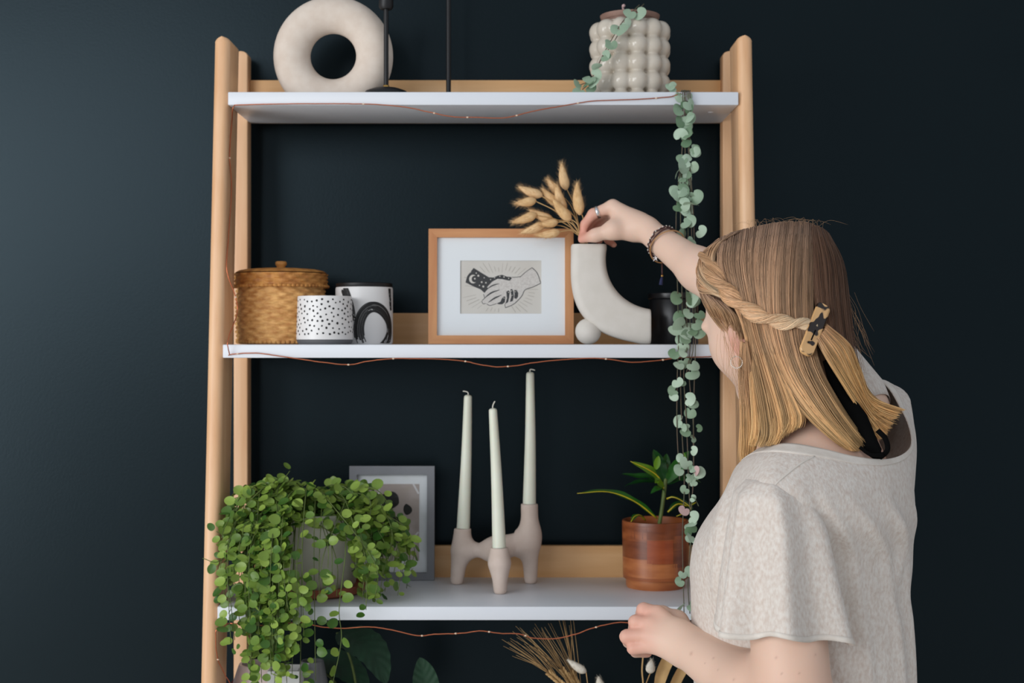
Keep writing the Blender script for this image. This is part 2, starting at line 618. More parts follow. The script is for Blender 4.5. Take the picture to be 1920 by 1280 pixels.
post(XI0 - TH, XI0, lambda z: YF(z) + 0.004, 0.088, 1.968, 0.0115).build('front_post', 'beech', unit, auto=50)
post(XI1, XI1 + TH, lambda z: YF(z) + 0.004, 0.088, 1.970, 0.0115).build('front_post', 'beech', unit, auto=50)
post(XI0 - TH, XI0, lambda z: 2.582, 0.036, 1.977, 0.003).build('rear_post', 'beech', unit, auto=50)
post(XI1, XI1 + TH, lambda z: 2.582, 0.036, 1.977, 0.003).build('rear_post', 'beech', unit, auto=50)
for z in (Z1, Z2, Z3, Z4, Z5):
    b = MB(); b.box((XI0 + 0.0003, YF(z), z - 0.0222), (XI1 - 0.0003, YB, z), 0.0016); b.build('shelf_board', 'shelf_white', unit, auto=40)
    r = MB(); r.box((XI0 + 0.0003, YB + 0.0002, z - 0.020), (XI1 - 0.0003, YB + 0.016, z + 0.057), 0.001); rl = r.build('back_rail', 'beech_rail', unit, auto=40)
    for x in (XI0 + 0.012, XI1 - 0.012):
        s_ = MB(); s_.lathe([(0, 0.001), (0.0022, 0.001), (0.003, 0)], (x, YB, z + 0.03), 12, Matrix.Rotation(PI / 2, 3, 'X')); s_.build('screw', 'screw', rl)
    b = MB(); b.lathe([(0, -0.0013), (0.004, -0.0012), (0.0058, 0)], (XI1 - 0.036, YF(z) + 0.075, z - 0.0222), 16); b.build('screw_cap', 'shelf_white', unit)

# ------------------------------------------------------------------ things on the top shelf
# ring vase
c = P(625, 106, 2.49)
S = 2.49 / F
R0, r0 = 77.5 * S, 34.5 * S
th = np.linspace(0, 2 * PI, 96, endpoint=False); ph = np.linspace(0, 2 * PI, 40, endpoint=False)
G = np.stack([c[0] + np.outer(np.cos(th), R0 + r0 * np.cos(ph)), c[1] + np.outer(np.ones(96), r0 * 0.95 * np.sin(ph)),
              c[2] + np.outer(np.sin(th), R0 + r0 * np.cos(ph))], -1)
G[..., 2] = np.maximum(G[..., 2], Z1)
vz = thing('ring_vase', 'round beige stoneware ring vase with a hole in the middle', 'vase', (c[0], c[1], Z1))
b = MB(); b.grid(G, True, True); b.build('body', 'stoneware', vz)
b = MB(); zt = c[2] + R0 + r0
b.lathe([(0.008, zt - 0.004), (0.0085, zt + 0.0006), (0.0075, zt + 0.0012), (0.006, zt - 0.002)], (c[0], c[1], 0), 28); b.build('neck', 'stoneware', vz)


def candlestick(label, x, Y, rb, hpole, rp, cup, dome):
    c = P(x, 100, Y); c[2] = Z1
    t = thing('candlestick', label, 'candlestick', c, 'black candlesticks on the top shelf')
    b = MB(); b.lathe([(0, 0), (rb, 0), (rb, 0.003), (rb * 0.86, dome * 0.62), (rb * 0.55, dome * 0.9), (rb * 0.15, dome), (0, dome)], c, 48); b.build('base', 'black_metal', t, auto=40)
    b = MB(); b.tube([c + (0, 0, dome - 0.001), c + (0, 0, hpole)], rp, 14); b.build('pole', 'black_metal', t, auto=40)
    b = MB(); b.lathe([(rp + 0.0012, 0.0), (rp + 0.0012, 0.004), (rp, 0.0045)], c + (0, 0, dome), 16); b.build('collar', 'brass', t)
    b = MB(); z = hpole
    b.lathe([(0, z), (cup * 0.8, z), (cup, z + 0.004), (cup, z + 0.018), (cup * 1.15, z + 0.02), (cup * 1.15, z + 0.032), (cup * 0.9, z + 0.032), (cup * 0.85, z + 0.012), (0, z + 0.01)], c, 24); b.build('cup', 'black_metal', t, auto=40)
    return t


candlestick('short black metal candlestick with domed base in front of ring vase', 724, 2.455, 0.041, 0.152, 0.0042, 0.0125, 0.0165)
candlestick('tall thin black candlestick standing between the ring vase and bubble pot', 841, 2.53, 0.038, 0.30, 0.0044, 0.0125, 0.010)

# bubble planter
Yb = 2.50
c = P(1181, 100, Yb); c[2] = Z1
sb = Yb / F
prims = [('c', c + (0, 0, 0.052), c + (0, 0, 0.088), 0.052, 0.052, 0.004)]
rows = [1.45 + (640 - y) * 2.452 / F for y in (52, 84, 117, 151, 184)]
for k, z in enumerate(rows):
    for j in range(12):
        a = 2 * PI * (j + 0.30) / 12
        rr = 0.0182 if k < 4 else 0.0160
        prims.append(('c', c * (1, 1, 0) + (0.0545 * math.cos(a), 0.0545 * math.sin(a), z), c * (1, 1, 0) + (0.0545 * math.cos(a), 0.0545 * math.sin(a), z + 1e-4), rr, rr, 0.0035))
prims.append(('c', c + (0, 0, 0.03), c + (0, 0, 0.130), 0.050, 0.050, 0.004))
prims.append(('c-', c + (0, 0, 0.09), c + (0, 0, 0.24), 0.0475, 0.0475, 0.002))
D, lo, h = sdf_field(prims, 0.0016)
zi = (lo[2] + h * np.arange(D.shape[2]))[None, None, :]
D = np.maximum(D, np.maximum(Z1 - zi, zi - (Z1 + 0.1385))).astype(np.float32)
V, Fq = surface_nets(D, lo, h)
V = relax(V, Fq, 2)
bub = thing('bubble_planter', 'cream glazed planter covered in round bubbles on the top shelf', 'planter', c)
link('body', mesh_vf('body', V, Fq, world_loc(bub)), 'glaze', bub)
# ------------------------------------------------------------------ trailing silver plant in the bubble planter
def heart_leaf():
    """kidney shaped leaf, stalk at the origin, growing along +Y, face +Z"""
    n = 20
    V = [(0, 0.42, 0.05)]
    for i in range(n):
        a = 2 * PI * i / n
        r = 0.5 * (1 - 0.62 * math.exp(-((a - 1.5 * PI) / 0.36) ** 2))
        x = r * 1.06 * math.cos(a)
        y = 0.42 + r * 0.9 * math.sin(a)
        V.append((x, y, 0.06 * math.sin(2 * a) - 0.10 * (abs(x) * 2) ** 2 * 0.5))
    return np.array(V), [(0, 1 + i, 1 + (i + 1) % n) for i in range(n)]


def round_leaf():
    n = 14
    V = [(0, 0.30, 0.0)]
    for ring, rr in ((0, 0.55), (1, 1.0)):
        for i in range(n):
            a = 2 * PI * i / n - PI / 2
            r = 0.5 * rr
            x = r * 0.88 * math.cos(a)
            y = 0.5 + (r * math.sin(a) if rr == 1 else r * math.sin(a))
            tip = 1.0 + 0.10 * max(0, math.sin(a)) ** 8 - 0.06 * max(0, -math.sin(a)) ** 8
            z = 0.22 * x * x + 0.14 * (y - 0.5) ** 2 - (0.0 if abs(x) > 0.02 else 0.02)
            V.append((x, 0.5 + (y - 0.5) * tip, z * (1.6 if rr == 1 else 1)))
    V[0] = (0, 0.5, 0.0)
    f = [(0, 1 + i, 1 + (i + 1) % n) for i in range(n)]
    f += [(1 + i, 1 + n + i, 1 + n + (i + 1) % n, 1 + (i + 1) % n) for i in range(n)]
    return np.array(V), f


def leaf_mesh(name, vf, m, solid=0.02):
    V, f = vf
    me = bpy.data.meshes.new(name)
    me.from_pydata(V.tolist(), [], f)
    me.polygons.foreach_set('use_smooth', np.ones(len(me.polygons), bool))
    me.materials.append(MATS[m])
    me.update()
    return me


def frame_from(dirv, normal):
    y = nrm(dirv)
    z = nrm(np.asarray(normal, float) - y * np.dot(normal, y))
    x = np.cross(y, z)
    return np.stack([x, y, z], 1)


def place_leaf(me, name, pos, R, size, parent):
    o = bpy.data.objects.new(name, me)
    COL.objects.link(o)
    o.parent = parent
    M = Matrix([list(R[i] * size) + [0] for i in range(3)] + [[0, 0, 0, 1]])
    M.translation = Vector(pos - world_loc(parent))
    o.matrix_local = M
    return o


R_ = random.Random(11)
trail = thing('trailing_plant', 'silvery green trailing plant hanging from the bubble planter past the shelves', 'plant', c + (0, 0, 0.08))
b = MB()
b.lathe([(0.0, 0.062), (0.049, 0.062), (0.0515, 0.066), (0.0525, 0.0705), (0.0500, 0.0705), (0.046, 0.058), (0.0, 0.055)], c + (0, 0, 0.08), 40)
b.lathe([(0.040, 0.0), (0.0455, 0.062)], c + (0, 0, 0.08), 40)
b.build('nursery_pot', 'nursery_pot', trail, auto=40)
b = MB(); b.lathe([(0, 0.06), (0.045, 0.0595), (0.045, 0.05), (0, 0.05)], c + (0, 0, 0.08), 24); b.build('soil', 'soil', trail)
HEART = leaf_mesh('heart_leaf', heart_leaf(), 'leaf_silver')
HEARTP = leaf_mesh('heart_leaf_pink', heart_leaf(), 'leaf_pink')
rimz = c[2] + 0.152
strands = []
# strand over the front of the pot to the shelf on its left
strands.append([c + (-0.01, 0, 0.145), np.array([c[0] + 0.012, c[1] - 0.052, rimz + 0.006]), P(1168, 40, 2.425), P(1148, 72, 2.418), P(1130, 104, 2.418), P(1115, 136, 2.42), P(1104, 156, 2.425), P(1092, 168, 2.43)])
strands.append([c + (0.0, 0, 0.145), np.array([c[0] + 0.02, c[1] - 0.05, rimz + 0.008]), P(1172, 44, 2.428), P(1151, 78, 2.421), P(1127, 112, 2.42), P(1108, 148, 2.424), P(1086, 160, 2.43)])
# strands round the right of the pot and down over the shelf edge
for k, (x1, x2, x3, yend) in enumerate(((1280, 1276, 1282, 1180), (1285, 1284, 1296, 1200), (1291, 1296, 1300, 1210), (1288, 1300, 1312, 960), (1283, 1268, 1288, 900), (1294, 1290, 1290, 760))):
    pts = [c + (0.02, 0.0, 0.145), np.array([c[0] + 0.036, c[1] + 0.040, rimz + 0.002]), c + (0.050, 0.076, 0.10), c + (0.066, 0.070, 0.012), c + (0.082, 0.0, 0.006 + 0.001 * k),
           P(x1 - 3, 171.5, 2.415), P(x1, 176, 2.391), P(x1, 240, 2.388), P(x2, 400, 2.378), P(x2 + 3, 560, 2.360), P(x2 + 4, 650, 2.346)]
    for y in (700, 800, 900, 1000, 1090, 1150, 1210):
        if y <= yend:
            pts.append(P(x2 + (x3 - x2) * (y - 650) / 520 + R_.uniform(-5, 5), y, 2.343 - 0.042 * min(1, max(0, (y - 720) / 330))))
    strands.append(pts)
SP = []
for s in strands:
    Cc = catmull(s, 90)
    SP.append(Cc)
    b = MB(); b.tube(Cc, 0.00085, 5); b.build('stem', 'stem_dusk', trail)


def leaf_at(pos, px, parent, me, facing=None, name='leaf', tilt=0.55):
    d = nrm(np.array([R_.uniform(-1, 1), R_.uniform(-0.5, 0.25), R_.uniform(-0.9, 0.35)]))
    n = nrm(np.array([R_.uniform(-tilt, tilt) - 0.15, -1.0, R_.uniform(-0.25, 0.7)])) if facing is None else nrm(facing)
    size = px * pos[1] / F
    return place_leaf(me, name, pos, frame_from(d, n), size, parent)


# leaf clusters, measured along the hanging strands
ys = []
for y0, y1, n_ in ((180, 300, 18), (300, 370, 12), (372, 440, 10), (440, 540, 9), (540, 600, 8), (600, 690, 16), (700, 780, 9), (790, 880, 12), (880, 960, 9), (960, 1030, 7), (1060, 1120, 5), (1130, 1170, 4)):
    for _ in range(n_):
        ys.append(R_.uniform(y0, y1))
for y in ys:
    k = R_.choice([2, 3, 4, 5, 6, 7]) if y < 740 else R_.choice([2, 3, 4, 5] if y < 940 else [2, 3, 4])
    Cc = SP[k]
    zz = 640 - (Cc[:, 2] - ZC) * F / Cc[:, 1]
    zz[:30] = -1000
    i = int(np.argmin(np.abs(zz - y)))
    p = Cc[i] + np.array([R_.uniform(-0.006, 0.006), -0.004, 0])
    px = R_.uniform(19, 31) if y < 700 else R_.uniform(14, 26)
    leaf_at(p, px, trail, HEARTP if (y > 870 and R_.random() < 0.12) else HEART)
for s, tt in ((0, (0.22, 0.30, 0.36, 0.46, 0.58, 0.70, 0.78, 0.86, 0.93, 0.99)), (1, (0.26, 0.40, 0.52, 0.66, 0.82, 0.90, 0.98))):
    for t in tt:
        p = SP[s][int(t * 89)] + np.array([0, -0.004, 0.001])
        leaf_at(p, R_.uniform(18, 28), trail, HEART)
for x, y in ((1264, 158), (1270, 164), (1289, 172), (1280, 178)):
    leaf_at(P(x, y, 2.40 if y > 170 else 2.42), 20, trail, HEART)
b = MB(); b.tube(catmull([c + (0.0, -0.03, 0.14), P(1171, 22, 2.46), P(1168, 13, 2.455), P(1170, 10, 2.45)], 14), [0.002] * 10 + [0.0028] * 4, 6); b.build('stem', 'leaf_pink', trail)

# ------------------------------------------------------------------ things on the middle shelf
# woven basket
c = P(527, 640, 2.512); c[2] = Z2
RB, HB = 0.0795, 0.126
bk = thing('lidded_basket', 'honey brown woven seagrass basket with a lid and knob', 'basket', c)


def woven(r_of, z0, z1, nrow, ncol, amp, m=4):
    nt_ = ncol * 6
    th = np.linspace(0, 2 * PI, nt_, endpoint=False)
    G = []
    for i in range(nrow):
        for q in range(m):
            u = q / m
            z = z0 + (z1 - z0) * (i + u) / nrow
            bul = math.sin(PI * u)
            G.append(np.stack([(r_of(z) + amp * bul * (0.45 + 0.55 * np.cos(ncol / 2 * th + PI * i))) * np.cos(th),
                               (r_of(z) + amp * bul * (0.45 + 0.55 * np.cos(ncol / 2 * th + PI * i))) * np.sin(th), np.full(nt_, z)], -1))
    return np.array(G)


b = MB()
G = woven(lambda z: RB - 0.004 + 0.002 * math.sin(PI * z / 0.1), 0.004, 0.104, 14, 34, 0.0034)
b.grid((G + c)[:, ::-1], closed_v=True)
b.lathe([(0, 0.0005), (RB - 0.008, 0.0005), (RB - 0.004, 0.004)], c, 64)
for k in range(60):                                              # braided foot
    a = 2 * PI * k / 60
    b.ball(c + ((RB - 0.005) * math.cos(a), (RB - 0.005) * math.sin(a), 0.0045), (0.0055, 0.0045, 0.0036), 5, Matrix.Rotation(a + 0.9, 3, 'Z'))
b.build('body', 'seagrass', bk)
b = MB()
G = woven(lambda z: RB + 0.0005, 0.1015, 0.1255, 4, 34, 0.0032)
b.grid((G + c)[:, ::-1], closed_v=True)
b.lathe([(RB + 0.0008, 0.1255), (RB - 0.006, 0.1295), (RB * 0.8, 0.1315), (RB * 0.5, 0.1335), (0.0, 0.1345)], c, 64)
for k in range(66):
    a = 2 * PI * k / 66
    b.ball(c + ((RB + 0.0025) * math.cos(a), (RB + 0.0025) * math.sin(a), 0.1015), (0.0055, 0.0032, 0.0028), 5, Matrix.Rotation(a + 1.9, 3, 'Z'))
lid = b.build('lid', 'seagrass_lid', bk)
b = MB(); b.lathe([(0.0075, 0.132), (0.0078, 0.138), (0.0098, 0.1400), (0.0102, 0.1445), (0.008, 0.1465), (0, 0.147)], c, 20); b.build('knob', 'seagrass_lid', lid)

# dotted cup
c = P(609, 640, 2.413); c[2] = Z2
Sc = 2.413 / F
RC, HC = 51.5 * Sc, 0.0815
cup = thing('dotted_cup', 'white cup with small black dots in front of the basket', 'cup', c)
b = MB(); b.lathe([(RC * 0.97, 0.0075), (RC * 1.025, 0.0085), (RC * 1.03, 0.014), (RC * 0.985, HC - 0.003), (RC * 0.975, HC), (RC * 0.93, HC), (RC * 0.93, 0.012), (0, 0.011)], c, 64); cb = b.build('body', 'white_ceramic', cup, auto=40)
b = MB(); b.lathe([(0, 0), (RC * 0.93, 0), (RC * 1.0, 0.004), (RC * 1.018, 0.0085), (0, 0.009)], c, 64); b.build('foot', 'grey_ceramic', cup, auto=40)


def on_cyl(c, rfun, ang, z, off=0.00025):
    r = rfun(z) + off
    return c + np.array([r * math.sin(ang), -r * math.cos(ang), z])


rc = lambda z: RC * (1.03 - 0.045 * (z - 0.014) / (HC - 0.017))
b = MB()
rd = random.Random(3)
pts = []
tries = 0
while len(pts) < 330 and tries < 20000:
    tries += 1
    a, z = rd.uniform(-PI, PI), rd.uniform(0.0165, HC - 0.006)
    if all(((a - q[0]) * RC) ** 2 + (z - q[1]) ** 2 > 0.0072 ** 2 for q in pts):
        pts.append((a, z))
for a, z in pts:
    r = rd.uniform(0.0014, 0.0021)
    tl = rd.uniform(0, PI)
    ring = [on_cyl(c, rc, a + r * (math.cos(q + tl)) * rd.uniform(0.85, 1.2) / RC, z + r * math.sin(q + tl) * rd.uniform(0.85, 1.2)) for q in np.linspace(0, 2 * PI, 7, endpoint=False)]
    b.add(ring, [tuple(range(7))])
tag(b.build('dot_print', 'ink_black', cb), kind='stuff')

# brush-stroke jar
c = P(683, 640, 2.492); c[2] = Z2
Sj = 2.492 / F
RJ, HJ = 53.5 * Sj, 0.0995
jar = thing('candle_jar', 'white ceramic jar with black brush strokes and black lid', 'jar', c)
b = MB(); b.lathe([(0, 0), (RJ * 0.95, 0), (RJ, 0.003), (RJ, HJ - 0.003), (RJ * 0.985, HJ), (RJ * 0.9, HJ), (RJ * 0.9, 0.01), (0, 0.009)], c, 64); jb = b.build('body', 'white_ceramic', jar, auto=40)
b = MB(); b.lathe([(0, HJ + 0.0002), (RJ * 0.97, HJ + 0.0002), (RJ * 0.985, HJ + 0.002), (RJ * 0.985, HJ + 0.0065), (RJ * 0.95, HJ + 0.0075), (0, HJ + 0.0075)], c, 64); b.build('lid', 'black_metal', jar, auto=40)
rj = lambda z: RJ
b = MB()
rd = random.Random(5)


def stroke(path, w, n_str, solid):
    """dry brush: thin bristle ribbons following a path of (angle*R, z), with gaps where the paint ran out"""
    Pth = catmull(path, 60)
    T = np.gradient(Pth, axis=0)
    N = np.stack([-T[:, 1], T[:, 0]], 1)
    N /= np.linalg.norm(N, axis=1)[:, None]
    for k in range(n_str):
        o = (k + 0.5) / n_str * 2 - 1
        i = rd.randint(0, 4)
        while i < 58:
            L = rd.randint(3, 9) if solid(i / 59, o) < rd.random() else rd.randint(16, 30)
            j = min(i + L, 59)
            q = Pth[i:j + 1] + N[i:j + 1] * (o * w + rd.uniform(-0.0003, 0.0003))
            hw = w / n_str * rd.uniform(0.8, 1.3)
            A = [on_cyl(c, rj, p[0] / RJ, min(max(p[1], 0.002), HJ - 0.0025), 0.0003) for p in q + N[i:j + 1] * hw]
            B = [on_cyl(c, rj, p[0] / RJ, min(max(p[1], 0.002), HJ - 0.0025), 0.0003) for p in q - N[i:j + 1] * hw]
            m = len(A)
            b.add(A + B, [(t, t + 1, m + t + 1, m + t) for t in range(m - 1)])
            i = j + (0 if solid(i / 59, o) > rd.random() else rd.randint(1, 3))


def px2(x, y):                                 # photo pixel on the jar -> (arc, height)
    u = max(-0.985, min(0.985, (x - 683) / 53.5))
    return (math.asin(u) * RJ, (643.0 - y) * Sj)


ring = [px2(683 + 683 - 683 + 22.5 + 27 * math.cos(a), 615 + 41 * math.sin(a)) for a in np.linspace(PI * 0.78, PI * 0.78 + PI * 1.62, 14)]
stroke(ring, 0.0092, 13, lambda t, o: 1.0 if t < 0.1 or 0.34 < t < 0.48 else 0.22)
stroke([px2(649, 537), px2(656, 556), px2(662, 580), px2(664, 600)], 0.0085, 11, lambda t, o: 0.9 if t < 0.45 else 0.4)
stroke([px2(732, 537), px2(733, 556), px2(734, 580)], 0.004, 6, lambda t, o: 0.3)
stroke([(0.11, 0.09), (0.12, 0.06), (0.135, 0.03)], 0.007, 8, lambda t, o: 0.5)
tag(b.build('brush_print', 'ink_black', jb), kind='stuff')

# oak picture frame with the handshake print
Yp = 2.50
Sp = Yp / F
fc = P(939.5, 642.6, Yp); fc[2] = Z2
lean = math.radians(2.6)
pf = thing('oak_picture_frame', 'oak picture frame with white mat and a handshake drawing', 'picture frame', fc)


def fp(x, y, d=0.0):
    """photo pixel -> point on the leaning picture plane; d is metres out towards the viewer"""
    u = (x - 939.5) * Sp
    v = (642.6 - y) * Sp
    return fc + np.array([u, v * math.sin(lean) - d * math.cos(lean), v * math.cos(lean) + d * math.sin(lean)])


def bar(poly, d0, d1, fpf):
    A = [fpf(x, y, d1) for x, y in poly]
    B = [fpf(x, y, d0) for x, y in poly]
    n = len(poly)
    m = MB()
    m.add(A + B, [tuple(range(n))[::-1], tuple(range(n, 2 * n))] + [(i, (i + 1) % n, n + (i + 1) % n, n + i) for i in range(n)])
    return m


x0, x1, y0, y1, w = 804, 1075, 427, 642.6, 16
bar([(x0, y0), (x1, y0), (x1 - w, y0 + w), (x0 + w, y0 + w)], 0, 0.016, fp).build('frame_bar', 'oak', pf, smooth=False)
bar([(x0, y1), (x0 + w, y1 - w), (x1 - w, y1 - w), (x1, y1)], 0, 0.016, fp).build('frame_bar', 'oak', pf, smooth=False)
bar([(x0, y0), (x0 + w, y0 + w), (x0 + w, y1 - w), (x0, y1)], 0, 0.016, fp).build('frame_bar', 'oak_upright', pf, smooth=False)
bar([(x1, y0), (x1, y1), (x1 - w, y1 - w), (x1 - w, y0 + w)], 0, 0.016, fp).build('frame_bar', 'oak_upright', pf, smooth=False)
bar([(x0 + 4, y0 + 4), (x0 + 4, y1 - 4), (x1 - 4, y1 - 4), (x1 - 4, y0 + 4)], 0.001, 0.004, fp).build('backing', 'oak', pf, smooth=False)
mx0, mx1, my0, my1 = x0 + w, x1 - w, y0 + w, y1 - w
px0, px1, py0, py1 = 863, 1015, 486, 585.5
b = MB()
for q in ([(mx0, my0), (mx1, my0), (px1, py0), (px0, py0)], [(mx0, my1), (px0, py1), (px1, py1), (mx1, my1)], [(mx0, my0), (px0, py0), (px0, py1), (mx0, my1)], [(mx1, my0), (mx1, my1), (px1, py1), (px1, py0)]):
    n = len(q)
    b.add([fp(x, y, 0.0085) for x, y in q] + [fp(x, y, 0.0068) for x, y in q], [(0, 1, 2, 3)[::-1], (4, 5, 6, 7)] + [(i, (i + 1) % 4, 4 + (i + 1) % 4, 4 + i) for i in range(4)])
b.build('mat', 'mat_board', pf, smooth=False)
pr = bar([(px0 - 3, py0 - 3), (px0 - 3, py1 + 3), (px1 + 3, py1 + 3), (px1 + 3, py0 - 3)], 0.0045, 0.0062, fp).build('print', 'old_paper', pf, smooth=False)
zz = lambda x, y: (840 + x / 9.145, 470 + y / 9.145)             # zoomed sketch coordinates -> photo pixels


def flat(b, poly, d, fpf, conv=zz):
    q = [fpf(*conv(x, y), d) for x, y in poly]
    b.add(q, [tuple(range(len(q)))])


def line(b, pts, w, d, fpf, conv=zz, n=None, taper=False):
    p = catmull(pts, n or max(2, 6 * (len(pts) - 1)))
    T = np.gradient(p, axis=0)
    N = np.stack([-T[:, 1], T[:, 0]], 1)
    N /= np.maximum(np.linalg.norm(N, axis=1), 1e-9)[:, None]
    t = np.linspace(0, 1, len(p))
    ww = (w * (np.sin(PI * (0.08 + 0.84 * t)) if taper else np.ones(len(p))))[:, None]
    A = [fpf(*conv(*q), d) for q in p + N * ww]
    B = [fpf(*conv(*q), d) for q in p - N * ww]
    m = len(A)
    b.add(A + B, [(i, i + 1, m + i + 1, m + i) for i in range(m - 1)])


b = MB()
rd = random.Random(9)
for a in np.linspace(0, 2 * PI, 46, endpoint=False):
    ca, sa = math.cos(a), math.sin(a)
    r_in, r_out = 330 + 60 * abs(ca) + rd.uniform(0, 60), 420 + 120 * abs(ca) + rd.uniform(0, 120)
    q0, q1 = (900 + ca * r_in * 1.1, 640 + sa * r_in * 0.86), (900 + ca * r_out * 1.1, 640 + sa * r_out * 0.86)
    if all(240 < q[0] < 1570 and 180 < q[1] < 1030 for q in (q0, q1)):
        line(b, [q0, q1], rd.uniform(3, 6), 0.00632, fp)
b.build('ray_lines', 'ray_ink', pr, smooth=False)
b = MB()
flat(b, [(1230, 420), (1440, 265), (1520, 340), (1570, 430), (1590, 540), (1330, 640), (1250, 770), (1110, 900), (985, 950), (970, 870), (860, 890), (700, 915), (590, 880), (580, 830), (620, 790), (610, 720), (690, 620), (665, 590), (760, 500), (850, 455), (960, 470), (1100, 440)], 0.00634, fp)
b.build('pale_arm', 'pale_print', pr, smooth=False)
b = MB()
flat(b, [(440, 270), (560, 345), (700, 430), (780, 435), (860, 400), (930, 388), (1010, 420), (1080, 425), (1095, 450), (1060, 490), (1000, 480), (920, 462), (850, 458), (760, 505), (670, 600), (690, 625), (625, 700), (560, 640), (440, 590), (300, 520), (330, 410)], 0.00638, fp)
for q in ([(1000, 680), (1040, 655), (1060, 680), (1050, 780), (1030, 860), (985, 885), (1010, 790)],
          [(1070, 640), (1100, 632), (1122, 670), (1130, 760), (1110, 840), (1060, 855), (1085, 760)],
          [(1135, 650), (1175, 650), (1205, 700), (1200, 770), (1170, 805), (1135, 790), (1140, 720)],
          [(920, 800), (965, 755), (985, 775), (975, 860), (930, 895), (870, 895), (835, 880), (900, 850)]):
    flat(b, q, 0.00638, fp)
for q, w_ in (([(665, 640), (760, 575), (880, 540)], 11), ([(620, 795), (740, 700), (890, 645)], 13), ([(690, 865), (800, 790), (920, 735)], 13), ([(580, 840), (600, 885), (650, 880)], 5),
              ([(1230, 430), (1340, 335), (1440, 265)], 5), ([(1440, 265), (1530, 360), (1590, 530)], 6), ([(1590, 535), (1450, 600), (1320, 650), (1260, 760), (1130, 890), (985, 955)], 6),
              ([(985, 955), (975, 900), (990, 880)], 5), ([(1095, 430), (1170, 430), (1235, 420)], 5), ([(610, 720), (625, 790), (585, 830)], 5), ([(665, 890), (720, 915), (830, 885)], 5)):
    line(b, q, w_, 0.00640, fp, taper=w_ > 10)
b.build('dark_arm', 'ink_black', pr, smooth=False)
b = MB()
o_ = [(430 + 68 * math.cos(a), 462 + 74 * math.sin(a)) for a in np.linspace(-PI * 0.32 - 0.2, -2 * PI + PI * 0.32, 22)]
i_ = [(456 + 50 * math.cos(a), 462 + 56 * math.sin(a)) for a in np.linspace(-2 * PI + PI * 0.36, -PI * 0.36 - 0.1, 22)]
for k in range(21):
    flat(b, [o_[k], o_[k + 1], i_[20 - k], i_[21 - k]], 0.00644, fp)
for x, y, r in ((485, 360, 11), (460, 455, 15), (578, 515, 15), (650, 525, 13), (540, 570, 11), (520, 405, 18), (605, 590, 18), (730, 470, 9), (800, 440, 9), (890, 415, 10), (960, 425, 12), (1040, 450, 9), (390, 340, 8), (620, 440, 9), (1040, 690, 8), (1090, 665, 8), (1155, 680, 8), (1100, 740, 7), (960, 790, 8)):
    flat(b, [(x + r * math.cos(a), y + r * math.sin(a)) for a in np.linspace(0, 2 * PI, 7, endpoint=False)], 0.00644, fp)
b.build('moon_and_stars', 'old_paper', pr, smooth=False)
b = MB(); q = [(mx0 - 1, my0 - 1), (mx0 - 1, my1 + 1), (mx1 + 1, my1 + 1), (mx1 + 1, my0 - 1)]
bar(q, 0.0100, 0.0118, fp).build('glass_pane', 'pane_glass', pf, smooth=False)

# arch vase
Yv = 2.442
Sv = Yv / F
ctr = P(1255, 468, Yv)
ri, ro, dep = 118.5 * Sv, 184 * Sv, 0.052
xend = (1214 - 1255) * Sv
av = thing('arch_vase', 'off-white quarter arch vase resting on a small ball foot', 'vase', (ctr[0] - 0.09, Yv, Z2))


def arch_ring(pc, tn, outn, hw_r, hw_d, rad, n=6):
    ring = []
    for cx, cy, a0 in ((1, 1, 0), (-1, 1, PI / 2), (-1, -1, PI), (1, -1, 1.5 * PI)):
        for a in np.linspace(a0, a0 + PI / 2, n):
            ring.append(pc + outn * (cx * (hw_r - rad) + rad * math.cos(a)) + np.array([0, 1, 0]) * (cy * (hw_d - rad) + rad * math.sin(a)))
    return ring


rings = []
rm, hwr = (ri + ro) / 2, (ro - ri) / 2
ztop = P(0, 459, Yv)[2]
rad = 0.013
zt0 = ctr[2]
for e, s_ in ((0.0, 0.80), (0.0, 0.97), (0.003, 1.0), (0.006, 1.0)):
    rings.append(arch_ring(np.array([ctr[0] - rm, Yv, ztop - e]), None, np.array([-1.0, 0, 0]), hwr * s_, dep / 2 * s_, rad * s_))
a_end_o, a_end_i = math.acos(xend / ro), math.acos(xend / ri)
for t in np.linspace(0, 1, 40):
    ao = PI + (2 * PI - a_end_o - PI) * t if False else PI + t * (PI - a_end_o)
    ai = PI + t * (PI - a_end_i)
    ro_t, ri_t = ro + 20 * Sv * math.sin(PI * t) ** 2, ri + 8 * Sv * math.sin(PI * t)
    po = ctr + np.array([ro_t * math.cos(ao), 0, ro_t * math.sin(ao)])
    pi_ = ctr + np.array([ri_t * math.cos(ai), 0, ri_t * math.sin(ai)])
    if po[2] < Z2 + 0.0005:
        po[2] = Z2 + 0.0005
    pc = (po + pi_) / 2
    d = po - pi_
    L = np.linalg.norm(d)
    rings.append(arch_ring(pc, None, d / L, L / 2, dep / 2, rad))
last = np.array(rings[-1])
cl = last.mean(0)
for k, s_ in ((0.003, 0.985), (0.004, 0.95)):
    rings.append((cl + (last - cl) * s_ + np.array([k, 0, 0])).tolist())
G = np.array([np.array(r) for r in rings])
b = MB(); b.grid(G[:, ::-1], closed_v=True)
nn = G.shape[1]
b.f.append(tuple(b.n - nn + j for j in range(nn))[::-1])
# the open mouth: an inner well
mouth = np.array(rings[0]); mc = mouth.mean(0)
W = np.array([mouth, mc + (mouth - mc) * 0.97 + (0, 0, -0.004), mc + (mouth - mc) * 0.93 + (0, 0, -0.05)])
b.grid(W, closed_v=True)
b.f.append(tuple(b.n - nn + j for j in range(nn)))
bm_ = b.build('body', 'vase_white', av, auto=60)
b = MB(); bc = P(1103, 621, Yv - 0.004); rb_ = (bc[2] - Z2); b.ball(bc, rb_, 16); b.build('ball_foot', 'vase_white', av)

